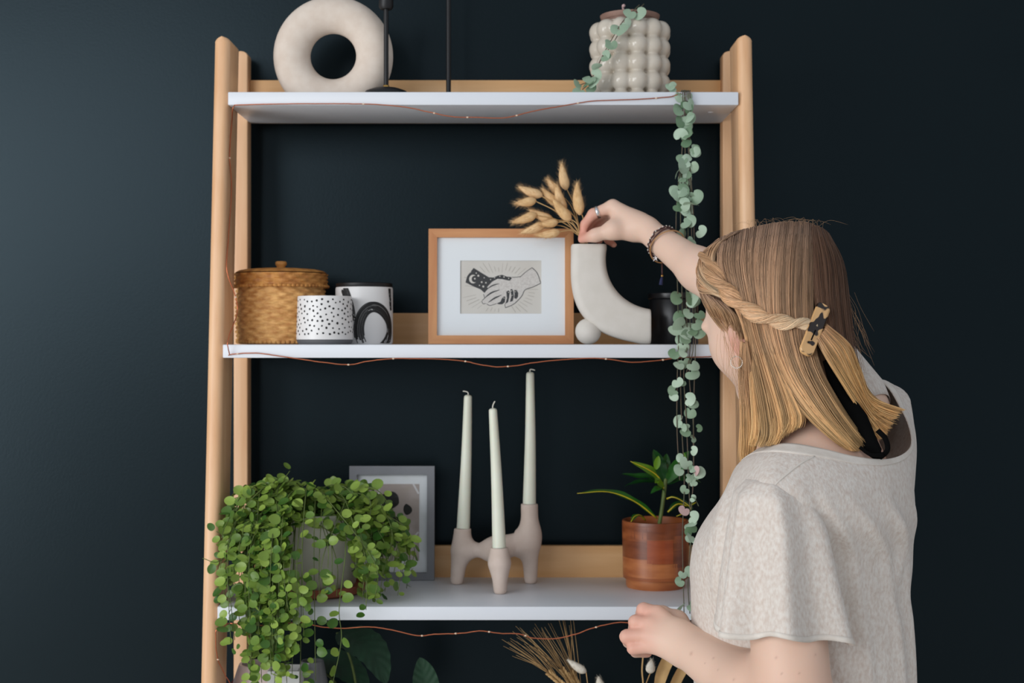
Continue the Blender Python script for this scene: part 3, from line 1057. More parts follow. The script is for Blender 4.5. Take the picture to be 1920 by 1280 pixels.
# bunny tail grasses standing in the arch vase
def fuzz_head(base, tip, r, bristle, nb, seed, m, parent):
    b = MB()
    L = np.linalg.norm(tip - base)
    ax = (tip - base) / L
    s_ = nrm(np.cross(ax, (0.3, 1, 0.1)))
    q = np.cross(ax, s_)
    rs = np.random.default_rng(seed)
    C = catmull([base, base + ax * L * 0.5 + s_ * L * 0.03, tip], 14)
    pr_ = np.array([0.25, 0.62, 0.86, 0.98, 1.0, 0.98, 0.94, 0.88, 0.80, 0.70, 0.58, 0.45, 0.30, 0.06]) * r
    b.tube(C, pr_, 10)
    hd = b.build('seed_head', m, parent)
    v, f = [], []
    for i in range(nb):
        t = rs.uniform(0.02, 0.98)
        a = rs.uniform(0, 2 * PI)
        k = t * 13
        i0 = int(k)
        pc = C[i0] * (1 - k + i0) + C[min(i0 + 1, 13)] * (k - i0)
        rr = np.interp(k, np.arange(14), pr_)
        o = math.cos(a) * s_ + math.sin(a) * q
        p = pc + o * rr * 0.9
        d = nrm(o * 0.55 + ax * 0.9 + rs.normal(0, 0.16, 3))
        tn = np.cross(d, o) * 0.00022
        e = p + d * bristle * rs.uniform(0.5, 1.2)
        n0 = len(v)
        v += [p - tn, p + tn, e]
        f.append((n0, n0 + 1, n0 + 2))
    b2 = MB(); b2.add(v, f); tag(b2.build('bristles', m, hd), kind='stuff')


heads = [((1053, 306), (1062, 356), 2.455, 9.5, 'topmost fluffy bunny tail grass of the bunch in the arch vase'),
         ((1026, 335), (1050, 364), 2.46, 8, 'bunny tail grass just left of the topmost one'),
         ((972, 350), (1017, 367), 2.44, 9, 'upper left pointing bunny tail grass of the bunch'),
         ((1016, 353), (1046, 384), 2.45, 9, 'bunny tail grass leaning left in the middle of the bunch'),
         ((966, 381), (1005, 375), 2.43, 9, 'small bunny tail grass pointing straight left on a bent stem'),
         ((1082, 342), (1088, 403), 2.43, 10.5, 'upright bunny tail grass nearest the hand'),
         ((960, 417), (1006, 401), 2.43, 9, 'leftmost drooping bunny tail grass above the picture frame'),
         ((992, 393), (1038, 414), 2.44, 9, 'bunny tail grass lying across the left of the bunch'),
         ((977, 436), (1022, 420), 2.435, 9, 'bunny tail grass drooping over the oak frame corner'),
         ((1010, 420), (1046, 416), 2.425, 8, 'short bunny tail grass just above the frame edge'),
         ((1005, 441), (1050, 434), 2.43, 8.5, 'lowest bunny tail grass hanging before the picture mat'),
         ((1043, 345), (1058, 398), 2.44, 10, 'tall bunny tail grass in the centre of the bunch'),
         ((1036, 372), (1070, 413), 2.425, 10, 'bunny tail grass in the front heart of the bunch')]
for k, (tp, bs, Y, r, lab) in enumerate(heads):
    Yh = Y
    base, tip = P(bs[0], bs[1], Yh), P(tp[0], tp[1], Yh - 0.006)
    foot = P(1092 + (k % 5) * 3.0 - 2, 500, 2.436 + 0.004 * (k % 3))
    mouth_ = P(1092 + (k % 5) * 3.2 - 3, 458, 2.432 + 0.004 * (k % 3))
    pinch = P(1088 + (k % 4) * 2.2, 444, 2.428 + 0.003 * (k % 3))
    t = thing('bunny_tail_grass', lab, 'dried grass', foot, 'bunny tail grasses in the arch vase')
    bow = (base - pinch) * 0.55 + pinch + np.array([0.004, 0, 0.006 + 0.004 * (k % 2)])
    b = MB(); b.tube(catmull([foot, mouth_, pinch, bow, base + (tip - base) * 0.1], 24), 0.0009, 6); b.build('stem', 'straw', t)
    fuzz_head(base, tip, r * Yh / F, 0.011, 420, k + 1, 'bunny_tail', t)

# black canister
c = P(1263, 640, 2.52); c[2] = Z2
t = thing('black_canister', 'dark black canister behind the hanging plant beside the arch vase', 'canister', c)
b = MB(); b.lathe([(0, 0), (0.042, 0), (0.0435, 0.002), (0.0435, 0.078), (0.042, 0.08), (0, 0.08)], c, 48); b.build('body', 'canister', t, auto=40)
b = MB(); b.lathe([(0, 0.0802), (0.0450, 0.0802), (0.0455, 0.0815), (0.0455, 0.089), (0.044, 0.0905), (0, 0.0905)], c, 48); b.build('lid', 'canister', t, auto=40)
# ------------------------------------------------------------------ things on the lower shelf
# grey frame with the abstract print
Yg = 2.578
Sg = Yg / F
gc = P(735.5, 640, Yg); gc[2] = Z3
gf = thing('grey_picture_frame', 'grey picture frame with abstract black shapes behind the green plant', 'picture frame', gc)
glean = math.radians(2.0)


def gp(x, y, d=0.0):
    u = (x - 735.5) * Sg
    v = (1084.5 - y) * Sg
    return gc + np.array([u, v * math.sin(glean) - d * math.cos(glean), v * math.cos(glean) + d * math.sin(glean)])


x0, x1, y0, y1, w = 656, 815, 872, 1084.5, 14
for q in ([(x0, y0), (x1, y0), (x1 - w, y0 + w + 2), (x0 + w, y0 + w + 2)], [(x0, y1), (x0 + w, y1 - w), (x1 - w, y1 - w), (x1, y1)], [(x0, y0), (x0 + w, y0 + w + 2), (x0 + w, y1 - w), (x0, y1)], [(x1, y0), (x1, y1), (x1 - w, y1 - w), (x1 - w, y0 + w + 2)]):
    bar(q, 0, 0.015, gp).build('frame_bar', 'grey_frame', gf, smooth=False)
bar([(x0 + 4, y0 + 4), (x0 + 4, y1 - 4), (x1 - 4, y1 - 4), (x1 - 4, y0 + 4)], 0.001, 0.004, gp).build('mat', 'mat_board', gf, smooth=False)
pr2 = bar([(689, 906), (689, 1049), (786, 1049), (786, 906)], 0.0042, 0.0048, gp).build('print', 'print_taupe', gf, smooth=False)
z8 = lambda x, y: (640 + x / 5.121, 850 + y / 5.121)
b = MB()
sm = lambda pts, n=28: catmull(list(pts) + [pts[0]], n)[:-1].tolist()
flat(b, sm([(300, 465), (380, 395), (480, 358), (535, 385), (553, 440), (540, 490), (430, 548), (340, 520)]), 0.0050, gp, z8)
flat(b, sm([(600, 500), (625, 476), (675, 515), (672, 560), (625, 583), (598, 545)]), 0.0050, gp, z8)
flat(b, sm([(430, 600), (540, 600), (610, 650), (645, 730), (655, 850), (640, 930), (600, 900), (500, 850), (420, 760)]), 0.0050, gp, z8)
b.build('black_shapes', 'ink_black', pr2, smooth=False)
b = MB()
line(b, [(370, 285), (360, 360), (372, 450), (385, 515)], 9, 0.0053, gp, z8)
line(b, [(690, 285), (715, 330), (742, 380)], 9, 0.0053, gp, z8)
line(b, [(480, 680), (540, 740), (610, 780), (695, 785), (742, 745)], 8, 0.0053, gp, z8)
b.build('white_lines', 'print_white', pr2, smooth=False)
bar([(x0 + w - 1, y0 + w + 1), (x0 + w - 1, y1 - w + 1), (x1 - w + 1, y1 - w + 1), (x1 - w + 1, y0 + w + 1)], 0.0085, 0.0102, gp).build('glass_pane', 'pane_glass', gf, smooth=False)

# three-armed candle holder
feet = [(857, 1090, 2.528), (938, 1109, 2.432), (995, 1088, 2.536)]
tops = [(868.5, 990), (936, 1026), (992.5, 944)]
cols = []
prims = []
for (fx, fy, Y), (tx, ty) in zip(feet, tops):
    s_ = Y / F
    fb = P(fx, fy, Y); fb[2] = Z3 + 0.004
    tpz = P(tx, ty, Y)
    cols.append((fb, tpz))
cen = np.mean([q[0] for q in cols], 0)
zb = [Z3 + 0.064, Z3 + 0.056, Z3 + 0.070]
jt = np.array([cen[0] - 0.004, cen[1] + 0.018, Z3 + 0.062])
for i, (fb, tpz) in enumerate(cols):
    mid = np.array([(fb[0] * 0.5 + tpz[0] * 0.5), fb[1], zb[i] - 0.004])
    prims.append(('c', fb + (0, 0, 0.004), mid, 0.0118, 0.0155 if i != 1 else 0.0160, 0.003))
    prims.append(('c', mid, tpz + (0, 0, 0.006), 0.0155 if i != 1 else 0.0160, 0.0152, 0.003))
    din = nrm((jt - mid) * (1, 1, 0.3))
    prims.append(('c', mid + din * 0.012, jt, 0.0115, 0.0115, 0.026))
prims.append(('c', cols[2][0] * (1, 1, 0) + (0, 0, Z3 + 0.085), jt + (0.012, 0.006, 0.006), 0.011, 0.010, 0.03))
D, lo, h = sdf_field(prims, 0.0018)
zi = (lo[2] + h * np.arange(D.shape[2]))[None, None, :]
xi = (lo[0] + h * np.arange(D.shape[0]))[:, None, None]
yi = (lo[1] + h * np.arange(D.shape[1]))[None, :, None]
D = np.maximum(D, Z3 - zi)
for fb, tpz in cols:                                              # flat tops with a socket
    near = (xi - tpz[0]) ** 2 + (yi - tpz[1]) ** 2 < 0.028 ** 2
    D = np.where(near, np.maximum(D, zi - tpz[2]), D)
V, Fq = surface_nets(D.astype(np.float32), lo, h)
V = relax(V, Fq, 2)
hold = link('candle_holder', mesh_vf('candle_holder', V, Fq, cen * (1, 1, 0) + (0, 0, Z3)), 'holder_clay', None, cen * (1, 1, 0) + (0, 0, Z3))
tag(hold, 'pale pink clay three-armed candle holder on the lower shelf', 'candle holder')
tips = [(877.5, 740, (868, 733)), (924, 765, (928, 752)), (994, 697, (1003, 694))]
labs = ['ivory taper candle in the short rear arm, left of the other two', 'shortest looking ivory taper candle in the front arm of the holder', 'tallest ivory taper candle in the high right arm of the holder']
for (fb, tpz), (tx, ty, wk), lab in zip(cols, tips, labs):
    Y = tpz[1]
    s_ = Y / F
    base = tpz + (0, 0, 0.0003)
    tip = P(tx, ty, Y)
    t = thing('taper_candle', lab, 'candle', base, 'taper candles in the pink holder')
    C = catmull([base, base * 0.5 + tip * 0.5 + (0.001, 0, 0), tip], 30)
    u = np.linspace(0, 1, 30)
    r = 0.0117 - 0.0047 * u
    ax_c = nrm(C[-1] - C[-2])
    C = np.vstack([C[:-1], C[-1] - ax_c * np.array([[0.004], [0.0022], [0.001], [0.0002], [0.0]])])
    r = np.concatenate([r[:-1], [0.0070, 0.0064, 0.0052, 0.0032, 0.0008]])
    b = MB(); b.tube(C, r, 24); b.build('wax_body', 'wax', t, auto=60)
    wt = P(wk[0], wk[1], Y)
    b = MB(); b.tube(catmull([tip - (0, 0, 0.004), tip + (0, 0, 0.004), tip * 0.35 + wt * 0.65 + (0, 0, 0.002), wt], 12), 0.0011, 6); b.build('wick', 'wick', t)

# wooden pot with the croton
Yk = 2.505
c = P(1229, 640, Yk); c[2] = Z3
RW = 62.5 * Yk / F
cro = thing('potted_croton', 'croton with yellow ribbed leaves in a brown acacia wood pot', 'potted plant', c)
b = MB(); HW = 0.117
b.lathe([(RW * 0.90, 0.0165), (RW * 0.965, 0.0165), (RW * 0.975, 0.022), (RW, HW - 0.004), (RW * 0.99, HW), (RW * 0.91, HW), (RW * 0.90, 0.03), (0, 0.03)], c, 64); pb = b.build('pot', 'acacia', cro, auto=40)
b = MB(); b.lathe([(0, 0), (RW * 0.86, 0), (RW * 0.885, 0.004), (RW * 0.885, 0.016), (0, 0.0164)], c, 64); b.build('foot', 'acacia_pale', cro, auto=40)


def stave(a0, a1, z0, z1, m):
    b = MB()
    n = 14
    A = np.linspace(a0, a1, n)
    rf = lambda z: RW * (0.975 + 0.025 * (z - 0.022) / (HW - 0.026)) + 0.00035
    G = np.array([[c + np.array([rf(z) * math.sin(a), -rf(z) * math.cos(a), z]) for a in A] for z in (z0, (z0 + z1) / 2, z1)])
    b.grid(G)
    b.build('stave', m, pb)


for a0, a1, z0, z1, m in ((-1.5, -0.35, 0.055, 0.085, 'acacia_dark'), (-0.35, 0.45, 0.048, 0.088, 'acacia_red'), (0.45, 1.5, 0.04, 0.07, 'acacia_dark'), (-1.5, -0.2, 0.0225, 0.054, 'acacia_pale'), (-0.2, 0.62, 0.0225, 0.047, 'acacia_pale'),
                          (0.62, 1.5, 0.0225, 0.039, 'acacia'), (0.46, 1.5, 0.071, 0.095, 'acacia'), (-0.9, 0.9, 0.0895, 0.103, 'acacia_dark'), (-1.5, -0.36, 0.086, 0.112, 'acacia')):
    stave(a0, a1, z0, z1, m)
b = MB(); b.lathe([(0, 0.102), (RW * 0.5, 0.103), (RW * 0.9, 0.100)], c, 32); b.build('soil', 'soil', cro)
b = MB(); b.tube(catmull([c + (0.005, 0, 0.10), c + (0.012, 0, 0.14), c + (0.018, 0, 0.19), c + (0.02, 0, 0.215)], 16), 0.0035, 8); b.build('trunk', 'stem_green', cro)
lp = lambda t: np.sin(PI * np.clip(t * 0.97 + 0.03, 0, 1)) ** 0.7
bow_leaves = [  # midrib in photo pixels, depth offset, half width in mm, blade material, rib visible
    ([(1232, 972), (1190, 940), (1140, 922), (1082, 925)], -0.015, 11, 'leaf_deep', 1, (0.2, 0.5, 1)),
    ([(1210, 975), (1200, 966), (1190, 968), (1183, 978)], -0.035, 5, 'leaf_deep', 1, (0.5, 0.2, 1)),
    ([(1246, 920), (1235, 895), (1215, 880), (1182, 865)], -0.01, 9, 'leaf_lime', 1, (0.3, -0.9, 0.6)),
    ([(1246, 905), (1240, 880), (1234, 862), (1225, 842)], -0.02, 11, 'leaf_deep', 0, (-0.2, -1, 0.2)),
    ([(1250, 905), (1262, 885), (1275, 868), (1292, 845)], -0.02, 12, 'leaf_deep', 0, (0.2, -1, 0.3)),
    ([(1248, 915), (1225, 895), (1200, 893), (1165, 888)], 0.02, 9, 'leaf_deep', 0, (0, -0.5, 1)),
    ([(1250, 935), (1262, 932), (1280, 940), (1295, 955), (1268, 968)], -0.02, 6, 'leaf_deep', 1, (0.2, -0.4, 1)),
    ([(1252, 960), (1270, 945), (1290, 948), (1305, 942)], 0.0, 8, 'leaf_deep', 1, (0.1, -0.5, 1)),
    ([(1246, 915), (1238, 906), (1233, 900), (1228, 906)], -0.04, 5, 'leaf_lime', 0, (-0.2, -1, 0.2)),
    ([(1247, 905), (1246, 880), (1248, 865), (1250, 850)], 0.0, 9, 'leaf_deep', 0, (0.1, -1, 0.1)),
    ([(1252, 908), (1270, 900), (1295, 895), (1315, 905)], 0.015, 8, 'leaf_deep', 0, (0, -0.4, 1)),
    ([(1248, 925), (1240, 915), (1232, 916), (1220, 925)], -0.03, 7, 'leaf_deep', 0, (0, -0.6, 1)),
    ([(1245, 910), (1225, 902), (1190, 905), (1170, 912)], 0.035, 8, 'leaf_deep', 0, (0, -0.4, 1))]
for mid, dy, hw, m, rib, up in bow_leaves:
    M3 = [P(x, y, Yk + dy * k / (len(mid) - 1)) for k, (x, y) in enumerate(mid)]
    G = blade(M3, hw * 0.001, 14, 3, up, fold=0.22, prof=lp, ruffle=0.10)
    b = MB(); b.grid(G); lf = b.build('leaf', m, cro)
    if rib:
        b = MB(); b.tube(catmull(M3, 16) + np.array([0, -0.0009, 0.0004]), np.linspace(0.0017, 0.0006, 16), 6); b.build('midrib', 'leaf_gold', lf)
for x, y, dy in ((1230, 868, -0.032), (1278, 862, -0.03)):
    G = blade([P(x, y + 12, Yk + dy), P(x + 2, y, Yk + dy), P(x + 5, y - 14, Yk + dy)], 0.006, 8, 2, (0, -1, 0.1), prof=lp)
    b = MB(); b.grid(G); b.build('leaf', 'leaf_lime', cro)

# bushy green plant on the left
Yq = 2.45
c = P(588, 640, Yq); c[2] = Z3
bush = thing('bushy_trailing_plant', 'bushy bright green round-leaved plant spilling over the lower shelf', 'potted plant', c)
b = MB(); RPT = 0.088
b.lathe([(0, 0.012), (RPT * 0.78, 0.012), (RPT * 0.82, 0.016), (RPT, 0.128), (RPT * 1.02, 0.130), (RPT * 1.02, 0.140), (RPT * 0.95, 0.140), (RPT * 0.93, 0.11), (0, 0.11)], c, 56); b.build('pot', 'cream_pot', bush, auto=40)
b = MB(); b.lathe([(0, 0), (RPT * 0.9, 0), (RPT * 1.0, 0.004), (RPT * 1.04, 0.017), (RPT * 1.0, 0.0175), (RPT * 0.95, 0.009), (0, 0.009)], c, 56); b.build('saucer', 'terracotta', bush, auto=40)
b = MB(); b.lathe([(0, 0.126), (RPT * 0.6, 0.124), (RPT * 0.94, 0.118)], c, 32); b.build('soil', 'soil', bush)
rb = random.Random(21)
ROUND = leaf_mesh('round_leaf', round_leaf(), 'leaf_green')
stems = []
for k in range(132):
    a = rb.uniform(-PI, PI)
    root = c + np.array([RPT * 0.7 * rb.random() * math.cos(a), RPT * 0.6 * rb.random() * math.sin(a) - 0.01, 0.122])
    u = rb.random()
    if u < 0.38:                      # over the front-left, hanging below the shelf
        xe = rb.triangular(426, 610, 462)
        ye = rb.uniform(1110, 1310) if xe < 600 else rb.uniform(1090, 1240)
        Ye = rb.uniform(2.245, 2.298)
        pk = P(588 + (xe - 588) * rb.uniform(0.6, 0.92), rb.uniform(905, 975), rb.uniform(2.33, 2.41))
        mid = P(xe + rb.uniform(-14, 14), rb.uniform(1010, 1070), Ye + rb.uniform(0.0, 0.04))
        pts = [root, root * 0.5 + pk * 0.5 + (0, 0, 0.022), pk, mid, P(xe, ye, Ye)]
    elif u < 0.55:                    # left side
        xe = rb.uniform(412, 470)
        ye = rb.uniform(1000, 1130)
        Ye = rb.uniform(2.265, 2.32)
        pk = P(rb.uniform(440, 520), rb.uniform(915, 975), rb.uniform(2.33, 2.42))
        pts = [root, root * 0.5 + pk * 0.5 + (0, 0, 0.02), pk, P(xe + 8, (ye + 960) / 2, Ye + 0.02), P(xe, ye, Ye)]
    elif u < 0.82:                    # right side, resting on the shelf
        xe = rb.uniform(660, 768)
        ye = rb.uniform(1020, 1130)
        Ye = rb.uniform(2.325, 2.43)
        pk = P(rb.uniform(640, 715), rb.uniform(915, 980), rb.uniform(2.36, 2.46))
        ye = min(ye, 640 + (ZC - Z3 - 0.006) * F / Ye)
        pts = [root, root * 0.5 + pk * 0.5 + (0, 0, 0.025), pk, P(xe + 4, (ye + 950) / 2, Ye + 0.01), P(xe, ye, Ye)]
    elif u < 0.92:                    # front centre
        xe = rb.uniform(555, 720)
        ye = rb.uniform(1060, 1150)
        Ye = rb.uniform(2.275, 2.30)
        pk = P(rb.uniform(585, 670), rb.uniform(930, 990), rb.uniform(2.33, 2.39))
        pts = [root, root * 0.5 + pk * 0.5 + (0, 0, 0.02), pk, P(xe, (ye + 980) / 2, Ye + 0.01), P(xe, ye, Ye)]
    else:                             # crown, short upright shoots
        xe = rb.uniform(470, 720)
        ye = rb.uniform(902, 950) + abs(xe - 580) * 0.12
        e = P(xe, ye, rb.uniform(2.36, 2.5))
        pts = [root, root * 0.5 + e * 0.5 + (0, 0, 0.012), e]
    stems.append(pts)
stems.append([c + (0, 0, 0.12), P(530, 930, 2.42), P(515, 925, 2.40), P(545, 880, 2.395)])
stems.append([c + (0, 0, 0.12), P(640, 985, 2.38), P(648, 1030, 2.29), P(636, 1140, 2.285), P(640, 1200, 2.285), P(622, 1290, 2.285)])
stems.append([c + (0, 0, 0.12), P(470, 960, 2.38), P(430, 1000, 2.30), P(404, 996, 2.285)])
stems.append([c + (0, 0, 0.12), P(470, 990, 2.38), P(415, 1050, 2.285), P(378, 1046, 2.275)])
LEAVES = []
for k, pts in enumerate(stems):
    C = catmull(pts, 60)
    seg = np.linalg.norm(np.diff(C, axis=0), axis=1)
    L = np.concatenate([[0], np.cumsum(seg)])
    b = MB(); b.tube(C[::2], np.linspace(0.0011, 0.0006, 30), 5); b.build('stem', 'stem_green', bush)
    s0 = 0.035
    last = k >= 132
    while s0 < L[-1]:
        i = int(np.searchsorted(L, s0))
        i = min(i, 59)
        p = C[i]
        T = nrm(C[min(i + 1, 59)] - C[max(i - 1, 0)])
        out = nrm(p - (c + np.array([0, 0.03, 0.05])))
        side = nrm(np.cross(T, out)) * rb.choice([-1, 1])
        d = nrm(side * 0.9 + out * 0.35 + np.array([rb.uniform(-.4, .4), rb.uniform(-.4, .2), rb.uniform(-.5, .35)]))
        n = nrm(out * 0.6 + np.array([rb.uniform(-1, 1), -0.3 + rb.uniform(-.5, .5), 0.55 + rb.uniform(-.6, .6)]))
        sz = rb.uniform(0.0115, 0.0205) * (0.8 if s0 > L[-1] - 0.02 else 1)
        qx, qy = 960 + p[0] * F / p[1], 640 - (p[2] - ZC) * F / p[1]
        if 535 < qx < 650 and 985 < qy < 1075 and rb.random() > 0.3:
            pass
        elif np.linalg.norm((p - c)[:2]) > RPT * 0.5 or p[2] > c[2] + 0.145:
            LEAVES.append((p + d * 0.003, d, n, sz))
        s0 += rb.uniform(0.0105, 0.018) * (1.5 if last else 1)
vis = lambda q: -q[0][1] + 40 * q[3] + (0.0 if q[0][2] > ZC - 640 * q[0][1] / F else -9)
LEAVES.sort(key=vis, reverse=True)
for p, d, n, sz in LEAVES[:296]:
    place_leaf(ROUND, 'leaf', p, frame_from(d, n), sz, bush)
b = MB()
RV, RF = round_leaf()
for p, d, n, sz in LEAVES[296:]:
    b.add(p + (RV * sz) @ frame_from(d, n).T, RF)
tag(b.build('leaf_mass', 'leaf_green', bush), kind='stuff')

# ------------------------------------------------------------------ copper string light
sl = thing('copper_string_light', 'thin copper wire string light draped under the white shelf boards', 'string light', P(430, 660, 2.345))


def wire(pts, bulbs, seed):
    C = catmull(pts, 12 * len(pts))
    rw = np.random.default_rng(seed)
    C = C + np.cumsum(rw.normal(0, 0.00012, C.shape), 0)
    b = MB(); b.tube(C, 0.00095, 6); b.build('wire', 'copper_wire', sl)
    for t in bulbs:
        p = C[int(t * (len(C) - 1))]
        b = MB(); b.ball(p, (0.0022, 0.0015, 0.0015), 6); b.build('bulb', 'bulb', sl)


y1_, y2_, y3_ = YF(Z1) - 0.004, YF(Z2) - 0.004, YF(Z3) - 0.004
wire([P(x, y, y1_) for x, y in ((440, 197), (500, 195.5), (620, 194), (700, 194.5), (760, 199), (800, 207), (845, 216), (900, 217), (950, 216), (1000, 204), (1060, 193), (1110, 184), (1190, 181), (1250, 176), (1276, 169.5))], (0.2, 0.38, 0.47, 0.6, 0.75, 0.9), 1)
wire([P(x, y, y2_) for x, y in ((428, 666), (440, 664), (480, 663), (510, 666), (560, 673), (610, 680), (655, 684), (690, 677), (740, 672), (800, 672), (860, 675), (893, 681), (930, 686), (970, 684), (1010, 677), (1090, 670), (1140, 670), (1185, 676), (1230, 673), (1275, 667), (1340, 664))], (0.06, 0.30, 0.40, 0.52, 0.63, 0.8, 0.92), 2)
wire([P(x, y, y3_) for x, y in ((430, 1168), (500, 1172), (560, 1166), (600, 1174), (640, 1177), (690, 1175), (735, 1181), (785, 1192), (820, 1189), (870, 1187), (900, 1183), (940, 1188), (970, 1188), (1000, 1196), (1040, 1197), (1080, 1188), (1110, 1178), (1160, 1168), (1200, 1172), (1280, 1180))], (0.1, 0.38, 0.46, 0.55, 0.66, 0.85), 3)
wire([P(440, 197, y1_), P(436, 206, y1_ - 0.001), np.array([XI0 + 0.0015, YF(1.80) + 0.03, 1.815]), np.array([XI0 + 0.0015, YF(1.76) + 0.02, 1.76]), np.array([XI0 + 0.002, YF(1.72) + 0.035, 1.71]), np.array([XI0 + 0.0015, YF(1.64) + 0.02, 1.63]),
      np.array([XI0 + 0.001, YF(1.57) + 0.012, 1.57]), P(440, 560, 2.385), P(441, 590, 2.385), P(424, 640, 2.345), P(428, 666, y2_)], (0.3, 0.7), 4)
wire([P(430, 1168, y3_), P(408, 1178, 2.299), P(406, 1200, 2.30), P(410, 1235, 2.31), P(422, 1262, 2.33), P(434, 1285, 2.36), P(436, 1320, 2.36)], (0.5,), 5)

# ------------------------------------------------------------------ things on the shelf below the frame
# broad-leaved plant
c = P(690, 640, 2.46); c[2] = Z4
cal = thing('broadleaf_plant', 'dark green plant with broad pleated leaves below the lower shelf', 'potted plant', c)
b = MB(); b.lathe([(0, 0), (0.062, 0), (0.075, 0.12), (0.078, 0.13), (0.070, 0.13), (0.066, 0.11), (0, 0.108)], c, 40); b.build('pot', 'white_ceramic', cal, auto=40)
bp = lambda t: np.sin(PI * np.clip(t, 0, 1)) ** 0.62 * (1 - 0.25 * t)
for mid, hw, up, m, Y0, Y1 in (([(632, 1186), (668, 1200), (700, 1228), (724, 1282)], 0.041, (0.55, -0.7, 0.55), 'leaf_dark', 2.44, 2.38),
                          ([(575, 1250), (620, 1240), (660, 1262), (690, 1300)], 0.036, (0.2, -0.5, 0.8), 'leaf_dark', 2.50, 2.46),
                          ([(795, 1370), (800, 1310), (795, 1265), (787, 1232)], 0.027, (0.2, -1, 0.1), 'leaf_dark', 2.48, 2.46)):
    M3 = [P(x, y, Y0 + (Y1 - Y0) * k / 3) for k, (x, y) in enumerate(mid)]
    G = blade(M3, hw, 46, 6, up, fold=0.12, pleat=0.045, npleat=8, prof=bp)
    b = MB(); b.grid(G); lf = b.build('leaf', m, cal)
    b = MB(); b.tube(catmull([c + (0, 0, 0.10), (c + (0, 0, 0.22)) * 0.5 + M3[0] * 0.5 + (0, 0.01, 0.0), M3[0]], 20), 0.0022, 7); b.build('leaf_stalk', 'stem_green', cal)

# enamel mug, white box and grey jar near the left post
c = P(488, 640, 2.40); c[2] = Z4


def crock(label, name, x, Y, ztop, R, m, bands=(), cat='jar'):
    c = P(x, 640, Y); c[2] = Z4
    h = ztop - Z4
    t = thing(name, label, cat, c)
    b = MB(); b.lathe([(0, 0), (R * 0.7, 0), (R * 0.98, h * 0.15), (R, h * 0.55), (R * 0.93, h * 0.82), (R * 0.66, h * 0.97), (R * 0.6, h), (R * 0.52, h), (R * 0.55, h * 0.95), (R * 0.8, h * 0.8), (R * 0.85, h * 0.2), (0, h * 0.05)], c, 48); b.build('body', m, t, auto=40)
    for k, (z0, z1, r, bmat) in enumerate(bands):
        b = MB(); b.lathe([(R * r, h * z0), (R * (r - 0.04), h * z1)], c, 48); b.build('painted_band', bmat, t)
    return t


crock('pale pink crock with a dark red band under the trailing leaves', 'pink_crock', 486, 2.42, P(0, 1243, 2.42)[2], 0.056, 'pink_enamel', ((0.885, 0.90, 0.875, 'red_enamel'),))
c = P(536, 640, 2.36); c[2] = Z4
t = thing('white_square_planter', 'white square planter under the trailing leaves', 'planter', c)
b = MB(); zt = P(0, 1258, 2.335)[2]
for lo_, hi_ in (((-0.026, -0.026, 0), (0.026, -0.022, zt - Z4)), ((-0.026, 0.022, 0), (0.026, 0.026, zt - Z4)), ((-0.026, -0.022, 0), (-0.022, 0.022, zt - Z4)), ((0.022, -0.022, 0), (0.026, 0.022, zt - Z4)), ((-0.022, -0.022, 0), (0.022, 0.022, zt - Z4 - 0.012))):
    b.box(c + np.array(lo_), c + np.array(hi_))
b.build('body', 'white_box', t, smooth=False)
crock('grey glazed jar beside the white square planter', 'grey_jar', 586, 2.45, P(0, 1238, 2.45)[2], 0.032, 'grey_jar')

# dried wheat and grasses
vc = P(1130, 640, 2.42); vc[2] = Z4
t = thing('stoneware_bottle_vase', 'beige vase holding dried wheat below the lower shelf', 'vase', vc)
b = MB(); b.lathe([(0, 0), (0.045, 0), (0.055, 0.03), (0.055, 0.10), (0.028, 0.155), (0.026, 0.19), (0.022, 0.19), (0.022, 0.15), (0, 0.14)], vc, 40); b.build('body', 'stoneware', t, auto=40)
wl = ['leftmost bearded wheat ear with long pale awns', 'second bearded wheat ear with long pale awns', 'third bearded wheat ear with steep pale awns']
for k, (bx, by, tx, ty, ax_, ay_) in enumerate(((1075, 1300, 1030, 1262, 957, 1232), (1088, 1310, 1055, 1256, 975, 1205), (1103, 1320, 1072, 1262, 1030, 1180))):
    Y = 2.36 + 0.02 * k
    t = thing('wheat_stalk', wl[k], 'dried grass', vc + (0, 0, 0.15), 'dried wheat stalks below the lower shelf')
    B, T_ = P(bx, by, Y), P(tx, ty, Y)
    b = MB(); b.tube(catmull([vc + (0, 0, 0.15), (vc + (0, 0, 0.2)) * 0.5 + B * 0.5, B], 16), 0.0012, 6); b.build('stem', 'straw', t)
    C = catmull([B, T_], 11)
    b = MB()
    d0 = nrm(T_ - B)
    for j in range(11):
        for s_ in (-1, 1):
            o = nrm(np.cross(d0, (0, 1, 0))) * s_
            b.ball(C[j] + o * 0.003, (0.0024, 0.0024, 0.0052), 5, Matrix(np.stack([np.cross(nrm(d0 + o * .3), (0, 1, 0)), (0, 1, 0), nrm(d0 + o * .3)], 1).tolist()))
    b.build('ear', 'straw', t)
    b = MB()
    A = P(ax_, ay_, Y)
    rw = random.Random(k)
    for j in range(15):
        s0_ = C[rw.randint(2, 10)]
        e = A + np.array([rw.uniform(-0.018, 0.04), rw.uniform(-0.02, 0.02), rw.uniform(-0.01, 0.03)])
        b.tube([s0_, s0_ * 0.5 + e * 0.5 + np.array([0, 0, 0.004]), e], [0.0005, 0.0004, 0.0002], 4)
    b.build('awns', 'straw', t)
